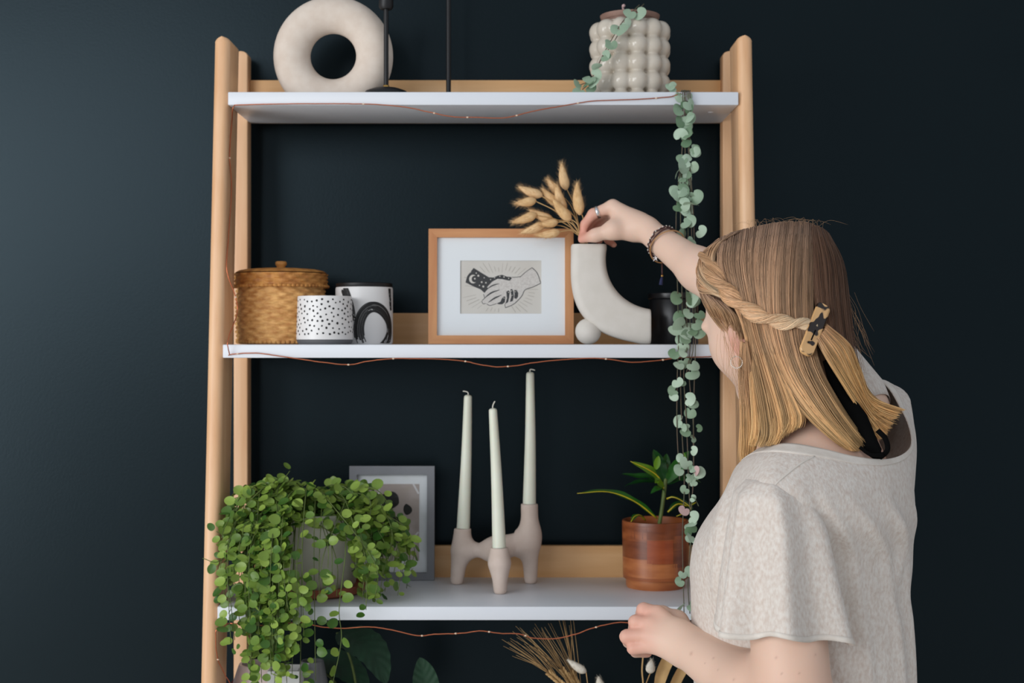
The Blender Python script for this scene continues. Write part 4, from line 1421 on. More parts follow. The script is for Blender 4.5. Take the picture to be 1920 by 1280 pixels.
for lab, tp, bs, Y, r in (('small white bunny tail grass among the wheat awns', (1064, 1236), (1099, 1260), 2.36, 8), ('small bunny tail grass just showing at the picture edge beside the wheat', (1122, 1268), (1130, 1298), 2.36, 9), ('white bunny tail grass below the woman\'s lowered hand', (1222, 1236), (1219, 1262), 2.36, 9)):
    base, tip = P(bs[0], bs[1], Y), P(tp[0], tp[1], Y)
    t = thing('bunny_tail_grass', lab, 'dried grass', vc + (0.004, 0, 0.15), 'pale bunny tails below the lower shelf')
    b = MB(); b.tube(catmull([vc + (0.004, 0, 0.15), vc * 0.4 + base * 0.6 + (0, 0, 0.04), base], 16), 0.0009, 6); b.build('stem', 'straw', t)
    fuzz_head(base, tip, r * Y / F, 0.006, 260, int(r) + 40 + int(tp[0]), 'white_fuzz', t)
for lab, mid, hw, Y in (('broad tan dried leaf below the woman\'s lowered hand', [(1225, 1340), (1238, 1270), (1258, 1225), (1285, 1190)], 0.011, 2.37), ('darker dried leaf right of the broad tan one', [(1245, 1350), (1262, 1290), (1285, 1245), (1312, 1215)], 0.009, 2.39)):
    t = thing('dried_leaf', lab, 'dried leaf', vc + (0.006, 0, 0.15))
    M3 = [P(x, y, Y) for x, y in mid]
    G = blade(M3, hw, 18, 3, (0.2, -1, 0.2), fold=0.3, ruffle=0.12)
    b = MB(); b.grid(G); b.build('blade', 'straw', t)
    b = MB(); b.tube(catmull([vc + (0.006, 0, 0.15), vc * 0.3 + M3[0] * 0.7 + (0, 0, 0.03), M3[0]], 14), 0.0014, 6); b.build('stem', 'straw', t)
b = MB(); b.tube(catmull([vc + (0.006, 0, 0.16), P(1200, 1310, 2.36), P(1204, 1250, 2.36), P(1210, 1190, 2.36)], 20), 0.0014, 6)
tag(b.build('bare_grass_stem', 'straw'), 'bare grey dried stem rising behind the lowered hand', 'dried grass')
# ------------------------------------------------------------------ the woman
pm('skin', (226, 186, 162), rough=0.48, sss=0.18, ssscale=0.008, attr='tone', bump=0.05, bscale=260, spec=0.35)
pm('linen', (221, 213, 204), (203, 187, 175), scale=240, rough=0.9, spec=0.1, bump=0.35, bscale=420, sheen=0.15, detail=8, lo=0.36, hi=0.72, stretch=(1, 1, 0.6))
pm('linen_band', (224, 216, 206), (214, 204, 193), scale=60, rough=0.9, spec=0.1, bump=0.15, bscale=600)
pm('denim', (40, 48, 66), (52, 60, 80), scale=90, rough=0.9)
pm('shoe', (210, 208, 202), rough=0.7)
pm('hair', (120, 90, 66), rough=0.42, spec=0.45, attr='tone')
pm('silver', (226, 226, 228), rough=0.2, metal=1.0)
pm('pearl', (232, 226, 214), rough=0.25)
pm('cord_brown', (74, 42, 40), rough=0.6)
pm('cord_tan', (176, 130, 84), rough=0.5)
pm('navy_thread', (34, 40, 76), rough=0.8)
pm('black_cloth', (8, 8, 8), rough=0.9, spec=0.08)
pm('tortoise', (216, 170, 116), (34, 22, 18), scale=62, rough=0.16, spec=0.6, lo=0.53, hi=0.57, detail=1.0)
pm('lip', (186, 110, 100), rough=0.5)
pm('eye', (236, 232, 226), rough=0.15)


def px(p):
    return 960 + p[0] * F / p[1], 640 - (p[2] - ZC) * F / p[1]


A3 = np.array
UP = A3([0, 0, 1.0])
fB = A3([-0.866, 0.5, 0.0])
lB = A3([-0.5, -0.866, 0.0])
Cs = P(1530, 860, 1.95)
SL = A3([0.340, 1.822, 1.228])
SR = A3([0.497, 2.085, 1.345])
EL_ = P(1492, 1345, 1.762)
WL = P(1284, 1211, 1.93)
ER = P(1400, 572, 2.22)
WR = P(1212, 431, 2.392)
H = P(1440, 590, 1.985)
fh = nrm([-0.60, 0.80, -0.20])
l0 = nrm(np.cross(UP, fh))
u0 = np.cross(fh, l0)
ra = math.radians(16)
lh = l0 * math.cos(ra) - u0 * math.sin(ra)
uh = np.cross(fh, lh)
HR = np.stack([fh, lh, uh], 1)
hp = lambda a, b_, c_: H + fh * a + lh * b_ + uh * c_
BR = np.stack([fB, lB, UP], 1)
bp_ = lambda a, b_, c_: Cs + fB * a + lB * b_ + UP * c_

prims = []
cone = lambda a, b_, r1, r2, k=0.02: prims.append(('c', A3(a), A3(b_), r1, r2, k))
ell = lambda c_, r, R, k=0.02: prims.append(('e', A3(c_), r, R, k))
# trunk
ell(bp_(0.012, 0, -0.16), (0.098, 0.138, 0.20), BR, 0.03)
ell(bp_(0.010, 0, -0.36), (0.092, 0.125, 0.20), BR, 0.05)
ell(bp_(-0.01, 0, -0.52), (0.115, 0.160, 0.13), BR, 0.05)
ell(bp_(0.085, 0.06, -0.20), (0.055, 0.058, 0.06), BR, 0.04)
ell(bp_(0.085, -0.06, -0.20), (0.055, 0.058, 0.06), BR, 0.04)
ell(bp_(-0.035, -0.03, -0.04), (0.055, 0.10, 0.07), BR, 0.04)
ell(bp_(-0.030, 0.055, -0.022), (0.068, 0.082, 0.050), BR, 0.04)
ell(bp_(-0.015, 0.045, 0.018), (0.060, 0.066, 0.050), BR, 0.04)
cone(hp(-0.034, 0, -0.05), bp_(0.0, 0, 0.0), 0.050, 0.058, 0.03)
cone(bp_(0, 0, 0.0), SL + (0, 0, 0.012), 0.050, 0.045, 0.05)
cone(bp_(0, 0, 0.0), SR + (0, 0, 0.0), 0.050, 0.045, 0.05)
# head
ell(hp(-0.008, 0, 0.028), (0.090, 0.070, 0.084), HR, 0.02)
ell(hp(0.034, 0, -0.026), (0.058, 0.060, 0.082), HR, 0.03)
for s_ in (-1, 1):
    cone(hp(-0.004, s_ * 0.050, -0.052), hp(0.064, s_ * 0.014, -0.098), 0.019, 0.017, 0.03)
    ell(hp(0.046, s_ * 0.038, -0.030), (0.030, 0.026, 0.030), HR, 0.03)
    ell(hp(0.074, s_ * 0.030, 0.012), (0.014, 0.024, 0.009), HR, 0.012)
    ell(hp(-0.010, s_ * 0.0755, -0.020), (0.019, 0.0065, 0.032), HR @ np.array(Matrix.Rotation(s_ * 0.45, 3, 'Z')) @ np.array(Matrix.Rotation(0.15, 3, 'Y')), 0.006)
    ell(hp(-0.006, s_ * 0.074, -0.044), (0.008, 0.005, 0.010), HR, 0.006)
cone(hp(0.086, 0, 0.006), hp(0.108, 0, -0.030), 0.007, 0.0105, 0.014)
cone(hp(0.078, -0.014, -0.064), hp(0.078, 0.014, -0.064), 0.009, 0.009, 0.012)
ell(hp(0.070, 0, -0.104), (0.018, 0.020, 0.016), HR, 0.02)
# left arm, relaxed fist
cone(SL, EL_, 0.050, 0.047, 0.03)
m1 = EL_ * 0.62 + WL * 0.38
cone(EL_, m1, 0.045, 0.0415, 0.03)
cone(m1, WL, 0.0415, 0.0265, 0.02)
pl = nrm(P(1300, 1185, 1.93) - P(1258, 1238, 1.93))          # across the wrist
cone(WL + pl * 0.006, WL + pl * 0.006 + nrm(P(1250, 1180, 1.955) - WL) * 0.02, 0.0215, 0.022, 0.012)
cone(WL - pl * 0.008, WL - pl * 0.008 + nrm(P(1250, 1190, 1.955) - WL) * 0.02, 0.0200, 0.021, 0.012)
mcpL = [P(1233, 1152, 1.965), P(1221, 1171, 1.955), P(1217, 1191, 1.948), P(1222, 1210, 1.945)]
for q, rr in zip(mcpL, (0.0135, 0.0135, 0.0125, 0.0115)):
    cone(WL + (q - WL) * 0.22, q, 0.019, rr, 0.007)
chL = [[mcpL[0], P(1207, 1143, 1.972), P(1203, 1152, 1.998), P(1222, 1160, 2.008)],
       [mcpL[1], P(1192, 1166, 1.962), P(1190, 1178, 1.990), P(1212, 1186, 2.002)],
       [mcpL[2], P(1175, 1193, 1.955), P(1179, 1203, 1.984), P(1205, 1208, 1.998)],
       [mcpL[3], P(1187, 1215, 1.950), P(1192, 1222, 1.974), P(1214, 1224, 1.984)]]
for ch, (ra_, rb_2, rc_, rd_) in zip(chL, ((.0118, .0104, .0092, .0076), (.0114, .0104, .0092, .0076), (.0110, .0100, .0088, .0074), (.0100, .0088, .0078, .0066))):
    for i, (r1, r2) in enumerate(((ra_, rb_2), (rb_2, rc_), (rc_, rd_))):
        cone(ch[i], ch[i + 1], r1, r2, 0.002)
thL = [P(1283, 1192, 1.965), P(1268, 1166, 1.992), P(1240, 1152, 2.012), P(1218, 1152, 2.022)]
for i, (r1, r2) in enumerate(((.020, .0165), (.0165, .0125), (.0125, .0095))):
    cone(thL[i], thL[i + 1], r1, r2, 0.006)
# right arm reaching to the vase, pinching the stems
cone(SR, ER, 0.053, 0.044, 0.03)
m2 = ER * 0.55 + WR * 0.45
cone(ER, m2, 0.042, 0.0325, 0.03)
cone(m2, WR, 0.0325, 0.0205, 0.02)
cone(WR + (0, -0.004, 0.003), P(1185, 419, 2.405), 0.0195, 0.0195, 0.010)
cone(WR + (0, 0.010, -0.002), P(1184, 424, 2.425), 0.0180, 0.018, 0.010)
mcpR = [P(1149, 387, 2.415), P(1141, 391, 2.436), P(1143, 399, 2.456), P(1150, 409, 2.472)]
for q, rr in zip(mcpR, (0.0125, 0.012, 0.0115, 0.0105)):
    cone(WR + (q - WR) * 0.25, q, 0.0175, rr, 0.012)
chR = [[mcpR[0], P(1112, 401, 2.418), P(1097, 420, 2.420), P(1092, 440, 2.421)],
       [mcpR[1], P(1108, 413, 2.442), P(1098, 434, 2.440), P(1100, 449, 2.436)],
       [mcpR[2], P(1115, 428, 2.465), P(1113, 446, 2.455), P(1124, 452, 2.440)],
       [mcpR[3], P(1132, 436, 2.482), P(1140, 450, 2.474), P(1151, 459, 2.462)]]
for ch, (ra_, rb_2, rc_, rd_) in zip(chR, ((.0112, .0092, .0078, .0058), (.0110, .0092, .0078, .0060), (.0105, .0088, .0074, .0058), (.0092, .0078, .0066, .0054))):
    for i, (r1, r2) in enumerate(((ra_, rb_2), (rb_2, rc_), (rc_, rd_))):
        cone(ch[i], ch[i + 1], r1, r2, 0.004)
thR = [P(1186, 434, 2.402), P(1150, 431, 2.398), P(1116, 441, 2.402), P(1090, 449, 2.415)]
for i, (r1, r2) in enumerate(((.0170, .0142), (.0142, .0100), (.0100, .0062))):
    cone(thR[i], thR[i + 1], r1, r2, 0.010)
cone(P(1165, 410, 2.412), thR[1], 0.013, 0.012, 0.012)

D, lo, h = sdf_field(prims, 0.0026)
V, Fq = surface_nets(D, lo, h)
del D
V = relax(V, Fq, 2)
floor_at = A3([Cs[0], Cs[1], 0.0])
person = thing('person', 'woman with half-tied blonde hair in a beige linen T-shirt reaching to the vase', 'person', floor_at)
me = mesh_vf('body', V, Fq, floor_at)
tone = np.tile(A3(lin((228, 194, 173))), (len(V), 1))
pink = A3(lin((216, 140, 120)))
warm = A3(lin((222, 170, 142)))
for p, rad_, amt, colr in [(c_[i], 0.017, 0.55, pink) for c_ in chL + chR for i in (1, 3)] + [(thR[3], 0.02, 0.6, pink), (thL[3], 0.02, .5, pink), (hp(-0.008, 0.075, -0.025), 0.032, 0.75, pink)] + \
        [(q, 0.016, 0.35, pink) for q in mcpL] + [(chR[k][2], 0.02, 0.6, pink) for k in range(4)] + [(EL_, 0.09, 0.5, warm), (bp_(-0.05, 0, 0.02), 0.12, 0.5, warm)]:
    w_ = np.exp(-(np.linalg.norm(V - p, axis=1) / rad_) ** 2)[:, None] * amt
    tone[:, :3] = tone[:, :3] * (1 - w_) + colr[:3] * w_
qx = 960 + V[:, 0] * F / V[:, 1]
qy = 640 - (V[:, 2] - ZC) * F / V[:, 1]
for mx_, my_, ms in ((1293, 1223, 2.4), (1335, 1231, 1.6), (1341, 1253, 1.2), (1373, 1271, 1.5), (1318, 1240, 1.0), (1453, 1232, 1.5), (1500, 1262, 1.2), (1530, 1225, 1.3), (1464, 1262, 1.0)):   # moles
    d2 = (qx - mx_) ** 2 + (qy - my_) ** 2
    cand = np.where(d2 < 64)[0]
    if len(cand):
        p0 = V[cand[np.argmin(V[cand, 1] + 1e-4 * d2[cand])]]
        w_ = np.exp(-(np.linalg.norm(V - p0, axis=1) / (ms * 0.0011)) ** 2)[:, None] * 0.36
        tone[:, :3] = tone[:, :3] * (1 - w_) + A3(lin((150, 92, 74)))[:3] * w_
at = me.color_attributes.new('tone', 'FLOAT_COLOR', 'POINT')
at.data.foreach_set('color', tone.astype(np.float32).ravel())
link('body', me, 'skin', person)
for s_ in (-1, 1):
    b = MB(); b.ball(hp(0.072, s_ * 0.030, 0.000), (0.013, 0.013, 0.011), 10); b.build('eye', 'eye', person)
b = MB()
b.ball(hp(0.0862, 0, -0.0615), (0.004, 0.019, 0.0045), 10, HR); b.ball(hp(0.0852, 0, -0.0690), (0.0045, 0.016, 0.005), 10, HR); b.build('lips', 'lip', person)

# ---- shirt
NPH = 144
PHI = np.linspace(0, 2 * PI, NPH, endpoint=False)


def ring_pts(tab):
    """tab: {angle in degrees: (px, py, Y)} -> smooth closed ring"""
    a = A3(sorted(tab))
    q = A3([tab[k] for k in sorted(tab)], float)
    n = len(a)
    ext_a = np.concatenate([a - 360, a, a + 360])
    ext_q = np.vstack([q, q, q])
    d = np.degrees(PHI)
    R = np.zeros((NPH, 3))
    for i, x in enumerate(d):
        j = int(np.searchsorted(ext_a, x, side='right')) - 1
        t = (x - ext_a[j]) / (ext_a[j + 1] - ext_a[j])
        p0, p1, p2, p3 = ext_q[j - 1], ext_q[j], ext_q[j + 1], ext_q[j + 2]
        R[i] = 0.5 * (2 * p1 + (p2 - p0) * t + (2 * p0 - 5 * p1 + 4 * p2 - p3) * t * t + (-p0 + 3 * p1 - 3 * p2 + p3) * t ** 3)
    return np.stack([P(*r) for r in R])


def body_ring(y, xl, xr, b_, sh=0.0):
    s_ = 1.95 / F
    hw = (xr - xl) / 2 * s_
    a = math.sqrt(hw * hw - (0.5 * b_) ** 2) / 0.866
    c_ = P((xl + xr) / 2, y, 1.95)
    return np.stack([c_ + fB * a * math.cos(t) + lB * b_ * math.sin(t) for t in PHI])


neck = ring_pts({90: (1452, 834, 1.845), 112: (1490, 833, 1.82), 135: (1545, 843, 1.812), 158: (1605, 857, 1.82), 180: (1660, 861, 1.845), 203: (1697, 848, 1.90), 225: (1709, 822, 1.96),
                 247: (1690, 768, 2.04), 270: (1645, 712, 2.10), 300: (1560, 730, 2.16), 330: (1490, 780, 2.17), 0: (1440, 835, 2.12), 45: (1402, 858, 1.98), 67: (1422, 843, 1.90)})
shl = ring_pts({90: (1425, 912, 1.772), 112: (1480, 925, 1.752), 135: (1550, 930, 1.765), 158: (1615, 935, 1.79), 180: (1670, 930, 1.83), 203: (1706, 910, 1.885), 225: (1717, 872, 1.96),
                247: (1714, 815, 2.05), 270: (1692, 748, 2.14), 300: (1610, 770, 2.20), 330: (1500, 850, 2.21), 0: (1405, 905, 2.14), 45: (1362, 918, 1.97), 67: (1378, 905, 1.87)})
lower = [body_ring(y, xl, xr, b_) for y, xl, xr, b_ in ((1420, 1310, 1712, 0.160), (1330, 1306, 1704, 0.140), (1240, 1304, 1699, 0.130), (1155, 1300, 1696, 0.132), (1105, 1297, 1694, 0.140), (1061, 1295, 1699, 0.150), (1010, 1303, 1705, 0.160))]
keys = np.stack(lower + [0.5 * (lower[-1] + shl) + (np.stack([fB * 0.006 * math.cos(t) + lB * 0.006 * math.sin(t) for t in PHI])), shl, 0.55 * shl + 0.45 * neck + UP * 0.010, neck])
NV = 110
G = np.stack([catmull(keys[:, j], NV) for j in range(NPH)], 1)          # (NV, NPH, 3)


def grid_normals(G):
    du = np.gradient(G, axis=0)
    dv = np.roll(G, -1, 1) - np.roll(G, 1, 1)
    n = np.cross(dv, du)
    return n / np.maximum(np.linalg.norm(n, axis=2), 1e-9)[..., None]


v_ = np.linspace(0, 1, NV)[:, None]
ph_ = PHI[None, :]
fold = np.zeros((NV, NPH))
env = np.clip((0.93 - v_) / 0.25, 0, 1) * np.ones_like(ph_)
rf = random.Random(4)
for _ in range(26):                                                    # soft hanging folds, fanning out from the shoulders
    p0 = rf.uniform(0, 2 * PI)
    sl_ = rf.uniform(-0.7, 0.7)
    wd = rf.uniform(0.05, 0.13)
    v0, v1 = sorted((rf.uniform(0, 0.5), rf.uniform(0.45, 0.95)))
    d = np.angle(np.exp(1j * (ph_ - (p0 + sl_ * (0.8 - v_)))))
    fold += rf.uniform(-0.0045, 0.006) * np.exp(-(d / wd) ** 2) * np.clip((v_ - v0) / 0.12, 0, 1) * np.clip((v1 - v_) / 0.12, 0, 1)
for p0, sl_, wd, amp in ((2.35, -0.25, 0.06, 0.006), (2.70, -0.45, 0.07, 0.005), (3.05, -0.35, 0.08, 0.006), (3.5, -0.2, 0.07, 0.0045)):
    d = np.angle(np.exp(1j * (ph_ - (p0 + sl_ * (v_ - 0.7)))))
    fold += amp * np.exp(-(d / wd) ** 2) * np.clip((0.86 - v_) / 0.2, 0, 1)
G = G + grid_normals(G) * (fold * env)[..., None]
shirt = thing('shirt', None, None, floor_at)
shirt.parent = person
shirt.location = (0, 0, 0)


def cloth(name, G, m, thick, closed=True):
    b = MB()
    b.grid(G[:, ::-1], closed_v=closed)
    o = b.build(name, m, shirt)
    md = o.modifiers.new('thickness', 'SOLIDIFY')
    md.thickness = thick
    md.offset = 0.0
    return o


cloth('shirt_body', G, 'linen', 0.0012)
N_ = grid_normals(G)
i0 = int(NV * 0.945)
band = np.stack([G[i] + N_[i] * 0.0007 for i in range(i0, NV)])
cloth('neckband', band, 'linen_band', 0.0020)
# left sleeve, a loose bell
NS = 120
ps = np.linspace(0, 2 * PI, NS, endpoint=False)
srows = []
for t in np.linspace(0, 1, 46):
    y = np.interp(t, [0, 0.06, 0.16, 0.30, 0.6, 1.0], [893, 900, 925, 985, 1085, 1178])
    cx_ = np.interp(t, [0, 0.06, 0.16, 0.3, 0.6, 1], [1440, 1441, 1446, 1455, 1458, 1464])
    hw = np.interp(t, [0, 0.06, 0.16, 0.3, 0.6, 1], [1, 40, 70, 90, 108, 124]) * 1.79 / F
    dp = np.interp(t, [0, 0.06, 0.16, 0.3, 0.6, 1], [0.001, 0.042, 0.062, 0.072, 0.080, 0.085])
    Yc = np.interp(t, [0, 0.3, 1], [1.800, 1.806, 1.806])
    ctr_ = P(cx_, y, Yc)
    row = np.stack([ctr_ + A3([1, 0, 0]) * hw * np.cos(ps), ], 0)[0] if False else np.stack([ctr_[0] + hw * np.cos(ps), ctr_[1] + dp * np.sin(ps), np.full(NS, ctr_[2])], 1)
    rad_ = nrm(row[0] - ctr_) if False else np.stack([np.cos(ps), np.sin(ps), 0 * ps], 1)
    wv = np.zeros(NS)
    for a0, wd, amp in ((4.62, 0.20, 0.0085), (5.15, 0.30, -0.0075), (5.62, 0.22, 0.0085), (4.10, 0.26, -0.0075), (3.66, 0.20, 0.0075), (3.30, 0.2, -0.007), (6.1, 0.25, -0.004), (1.2, 0.4, 0.005), (2.2, 0.4, 0.005)):
        d = np.angle(np.exp(1j * (ps - a0)))
        wv += amp * np.exp(-(d / wd) ** 2)
    row = row + rad_ * (wv * (0.45 + 1.35 * t) * min(1, t * 4))[:, None]
    hem = 0.005 * np.sin(3 * ps + 0.6) + 0.006 * np.exp(-(np.angle(np.exp(1j * (ps - 6.05))) / 0.35) ** 2) * -1.6 + 0.003 * np.cos(7 * ps)
    row[:, 2] += hem * t ** 3
    srows.append(row)
SG = np.stack(srows)
cloth('sleeve', SG, 'linen', 0.0012)
hem = np.stack([SG[i] + 0.0007 * np.stack([np.cos(ps), np.sin(ps), 0 * ps], 1) for i in range(43, 46)])
cloth('sleeve_hem', hem, 'linen_band', 0.002)
# right sleeve
ax_ = nrm(ER - SR)
s1 = nrm(np.cross(ax_, UP)); s2 = np.cross(s1, ax_)
rr_ = []
for t in np.linspace(0, 1, 20):
    r_ = np.interp(t, [0, 0.15, 1], [0.056, 0.066, 0.078])
    cc = SR - ax_ * 0.02 + ax_ * 0.16 * t
    rr_.append(np.stack([cc + (s1 * math.cos(a) + s2 * math.sin(a)) * (r_ + 0.004 * t * math.sin(5 * a)) for a in ps]))
cloth('sleeve', np.stack(rr_)[:, ::-1], 'linen', 0.0012)
# shoulder seam
ia = lambda deg: int(deg / 360 * NPH) % NPH
sm_ = []
for k, deg in enumerate((127.5, 120, 112.5, 105, 100)):
    i_ = int(i0 - (i0 - NV * 0.80) * k / 4)
    sm_.append(G[i_, ia(deg)] + N_[i_, ia(deg)] * 0.0006)
b = MB(); b.tube(catmull(sm_, 30), 0.0014, 6); b.build('shoulder_seam', 'linen_band', shirt)
# trousers and shoes, below the picture
b = MB()
hipc = bp_(-0.01, 0, -0.5)
rows_ = []
for z, a_, b2 in ((0.95, 0.125, 0.168), (0.88, 0.135, 0.182), (0.80, 0.135, 0.185), (0.74, 0.125, 0.18)):
    rows_.append(np.stack([A3([hipc[0], hipc[1], z]) + fB * a_ * math.cos(t) + lB * b2 * math.sin(t) for t in PHI]))
b.grid(np.stack(rows_)[:, ::-1], closed_v=True)
for s_ in (-1, 1):
    q0 = A3([hipc[0], hipc[1], 0.80]) + lB * 0.092 * s_
    b.tube(catmull([q0, q0 * (1, 1, 0) + UP * 0.48 + fB * 0.02, q0 * (1, 1, 0) + UP * 0.07], 20), np.interp(np.linspace(0, 1, 20), [0, 0.45, 1], [0.090, 0.062, 0.048]), 28)
b.build('trousers', 'denim', person)
for s_ in (-1, 1):
    q0 = A3([hipc[0], hipc[1], 0.035]) + lB * 0.092 * s_ + fB * 0.055
    b = MB(); b.ball(q0, (0.125, 0.045, 0.0348), 14, BR); b.tube([q0 - fB * 0.055 + UP * 0.0, q0 - fB * 0.055 + UP * 0.06], 0.042, 20); b.build('shoe', 'shoe', person)
# ------------------------------------------------------------------ hair
rows = A3([  # y, left, right, depth of the head axis, bulge towards the viewer
    (413, 1470, 1508, 1.985, 0.010), (421, 1425, 1535, 1.985, 0.040), (434, 1380, 1552, 1.985, 0.062), (455, 1342, 1567, 1.985, 0.080), (480, 1318, 1577, 1.985, 0.091), (510, 1308, 1586, 1.984, 0.098),
    (545, 1312, 1592, 1.982, 0.101), (580, 1334, 1597, 1.978, 0.102), (620, 1374, 1602, 1.970, 0.100), (660, 1400, 1608, 1.962, 0.098), (700, 1402, 1614, 1.950, 0.094), (740, 1400, 1618, 1.938, 0.090),
    (780, 1402, 1626, 1.925, 0.086), (820, 1402, 1640, 1.912, 0.083), (870, 1402, 1660, 1.900, 0.080)], float)


def hairY(x, y, lift=0.0):
    L, R_2, Yc, B = (np.interp(y, rows[:, 0], rows[:, k]) for k in (1, 2, 3, 4))
    u = np.clip((x - (L + R_2) / 2) / np.maximum((R_2 - L) / 2, 1), -1, 1)
    return Yc - B * np.sqrt(np.maximum(0, 1 - np.abs(u) ** 2.4)) - lift


def hair_pts(g):
    """guide in photo pixels (depth optional) -> sampled array (n, 3) of x, y, Y"""
    C = catmull([q[:2] for q in g], 26)
    if len(g[0]) == 3:
        Yd = catmull([[q[2], 0] for q in g], 26)[:, 0]
    else:
        Yd = hairY(C[:, 0], C[:, 1])
    return np.column_stack([C, Yd])


hair = thing('hair', None, None, floor_at)
hair.parent = person
hair.location = (0, 0, 0)
# the solid body of hair under the strands
NB = 44
tb = np.linspace(0, 2 * PI, NB, endpoint=False)
cap = []
for y, L, R_2, Yc, B in [r for r in rows if r[0] <= 745]:
    k_ = 0.965
    xc_, hw = (L + R_2) / 2, (R_2 - L) / 2 * (k_ if y < 600 else 0.86)
    if y > 690:
        hw *= 0.9
    ring_ = []
    for a in tb:
        x = xc_ + hw * math.cos(a)
        sn = math.sin(a)
        Y = Yc - (B * 0.965) * abs(sn) ** 0.8 if sn >= 0 else Yc + 0.030 * abs(sn)
        ring_.append(P(x, y + 3, Y))
    cap.append(ring_)
b = MB()
Gc = A3(cap)
b.grid(Gc, closed_v=True)
b.f.append(tuple(range(NB)))
b.f.append(tuple(b.n - NB + j for j in range(NB))[::-1])
pm('hair_base', (74, 54, 40), (96, 72, 54), scale=30, rough=0.6, stretch=(6, 6, 0.6))  # darker than the strands: shadow in their gaps put into the colour
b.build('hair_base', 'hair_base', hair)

HRNG = np.random.default_rng(5)
ROOT, MID, TIP, PALE, SHADED_ROOT = (A3(lin(c_)[:3]) for c_ in ((168, 134, 110), (212, 168, 126), (240, 196, 134), (242, 218, 182), (98, 70, 52)))


class Strands:
    """many thin three-sided tubes in one mesh with a colour along each of them"""
    def __init__(s):
        s.v, s.f, s.c, s.n = [], [], [], 0

    def add(s, C, r, col):
        m = len(C)
        T = np.gradient(C, axis=0)
        T /= np.maximum(np.linalg.norm(T, axis=1), 1e-9)[:, None]
        ref = A3([0.0, 1.0, 0.0])
        S_ = np.cross(T, ref)
        S_ /= np.maximum(np.linalg.norm(S_, axis=1), 1e-6)[:, None]
        U_ = np.cross(S_, T)
        rr = np.full(m, r)
        rr[-1] *= 0.25
        rr[-2] *= 0.7
        for a in (PI / 2 + PI, PI / 6, 5 * PI / 6):
            s.v.append(C + rr[:, None] * (math.cos(a) * S_ + math.sin(a) * U_))
            s.c.append(col)
        i = np.arange(m - 1)
        for k in range(3):
            k2 = (k + 1) % 3
            s.f.append(np.stack([s.n + k * m + i, s.n + k * m + i + 1, s.n + k2 * m + i + 1, s.n + k2 * m + i], 1))
        s.n += 3 * m

    def build(s, name, m='hair'):
        V = np.vstack(s.v)
        me = mesh_vf(name, V, np.vstack(s.f), floor_at)
        at = me.color_attributes.new('tone', 'FLOAT_COLOR', 'POINT')
        c4 = np.ones((len(V), 4), np.float32)
        c4[:, :3] = np.vstack(s.c)
        at.data.foreach_set('color', c4.ravel())
        return tag(link(name, me, m, hair), kind='stuff')


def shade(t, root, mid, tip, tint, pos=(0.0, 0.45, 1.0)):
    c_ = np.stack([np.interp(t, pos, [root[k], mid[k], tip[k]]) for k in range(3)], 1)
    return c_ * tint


def family(S_, guides, n, depth, r, root, mid, tip, jit=2.0, pos=(0, 0.45, 1), clump=26, tipvar=0.16, tint=(0.58, 1.34), seg=20, side=None):
    Gd = np.stack([hair_pts(g) for g in guides])
    k = len(guides)
    centres = HRNG.uniform(0, k - 1, clump)
    ctint = HRNG.uniform(tint[0], tint[1], clump)
    cdep = HRNG.uniform(-0.002, 0.005, clump)
    for _ in range(n):
        ci = HRNG.integers(clump)
        s = np.clip(centres[ci] + HRNG.normal(0, 0.55 * (k - 1) / clump), 0, k - 1 - 1e-6)
        if HRNG.random() < 0.22:
            s = HRNG.uniform(0, k - 1 - 1e-6)
        i = int(s)
        C = Gd[i] * (1 - s + i) + Gd[i + 1] * (s - i)
        # clumps draw together towards the tips
        sc = np.clip(centres[ci], 0, k - 1 - 1e-6)
        ic = int(sc)
        Cc = Gd[ic] * (1 - sc + ic) + Gd[ic + 1] * (sc - ic)
        t = np.linspace(0, 1, 26)
        C = C + (Cc - C) * (0.45 * t ** 2)[:, None]
        off = HRNG.normal(0, jit, 2)
        wob = np.sin(t * HRNG.uniform(3, 8) + HRNG.uniform(0, 6)) * HRNG.uniform(0, jit * 0.8)
        C = C + np.column_stack([off[0] * (0.4 + t) + wob, off[1] * 0.4 * np.ones(26), -(HRNG.random() * depth + cdep[ci] * t) * np.ones(26)])
        e = 1.0 - HRNG.random() ** 2 * tipvar
        q = catmull(C[:max(6, int(26 * e))], seg)
        Wp = np.stack([(q[:, 0] - 960) * q[:, 2] / F, q[:, 2], ZC + (640 - q[:, 1]) * q[:, 2] / F], 1)
        ti = ctint[ci] * HRNG.uniform(0.72, 1.28)
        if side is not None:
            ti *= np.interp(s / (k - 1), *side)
        S_.add(Wp, r * HRNG.uniform(0.7, 1.3), shade(np.linspace(0, 1, seg), root, mid, tip, ti, pos))


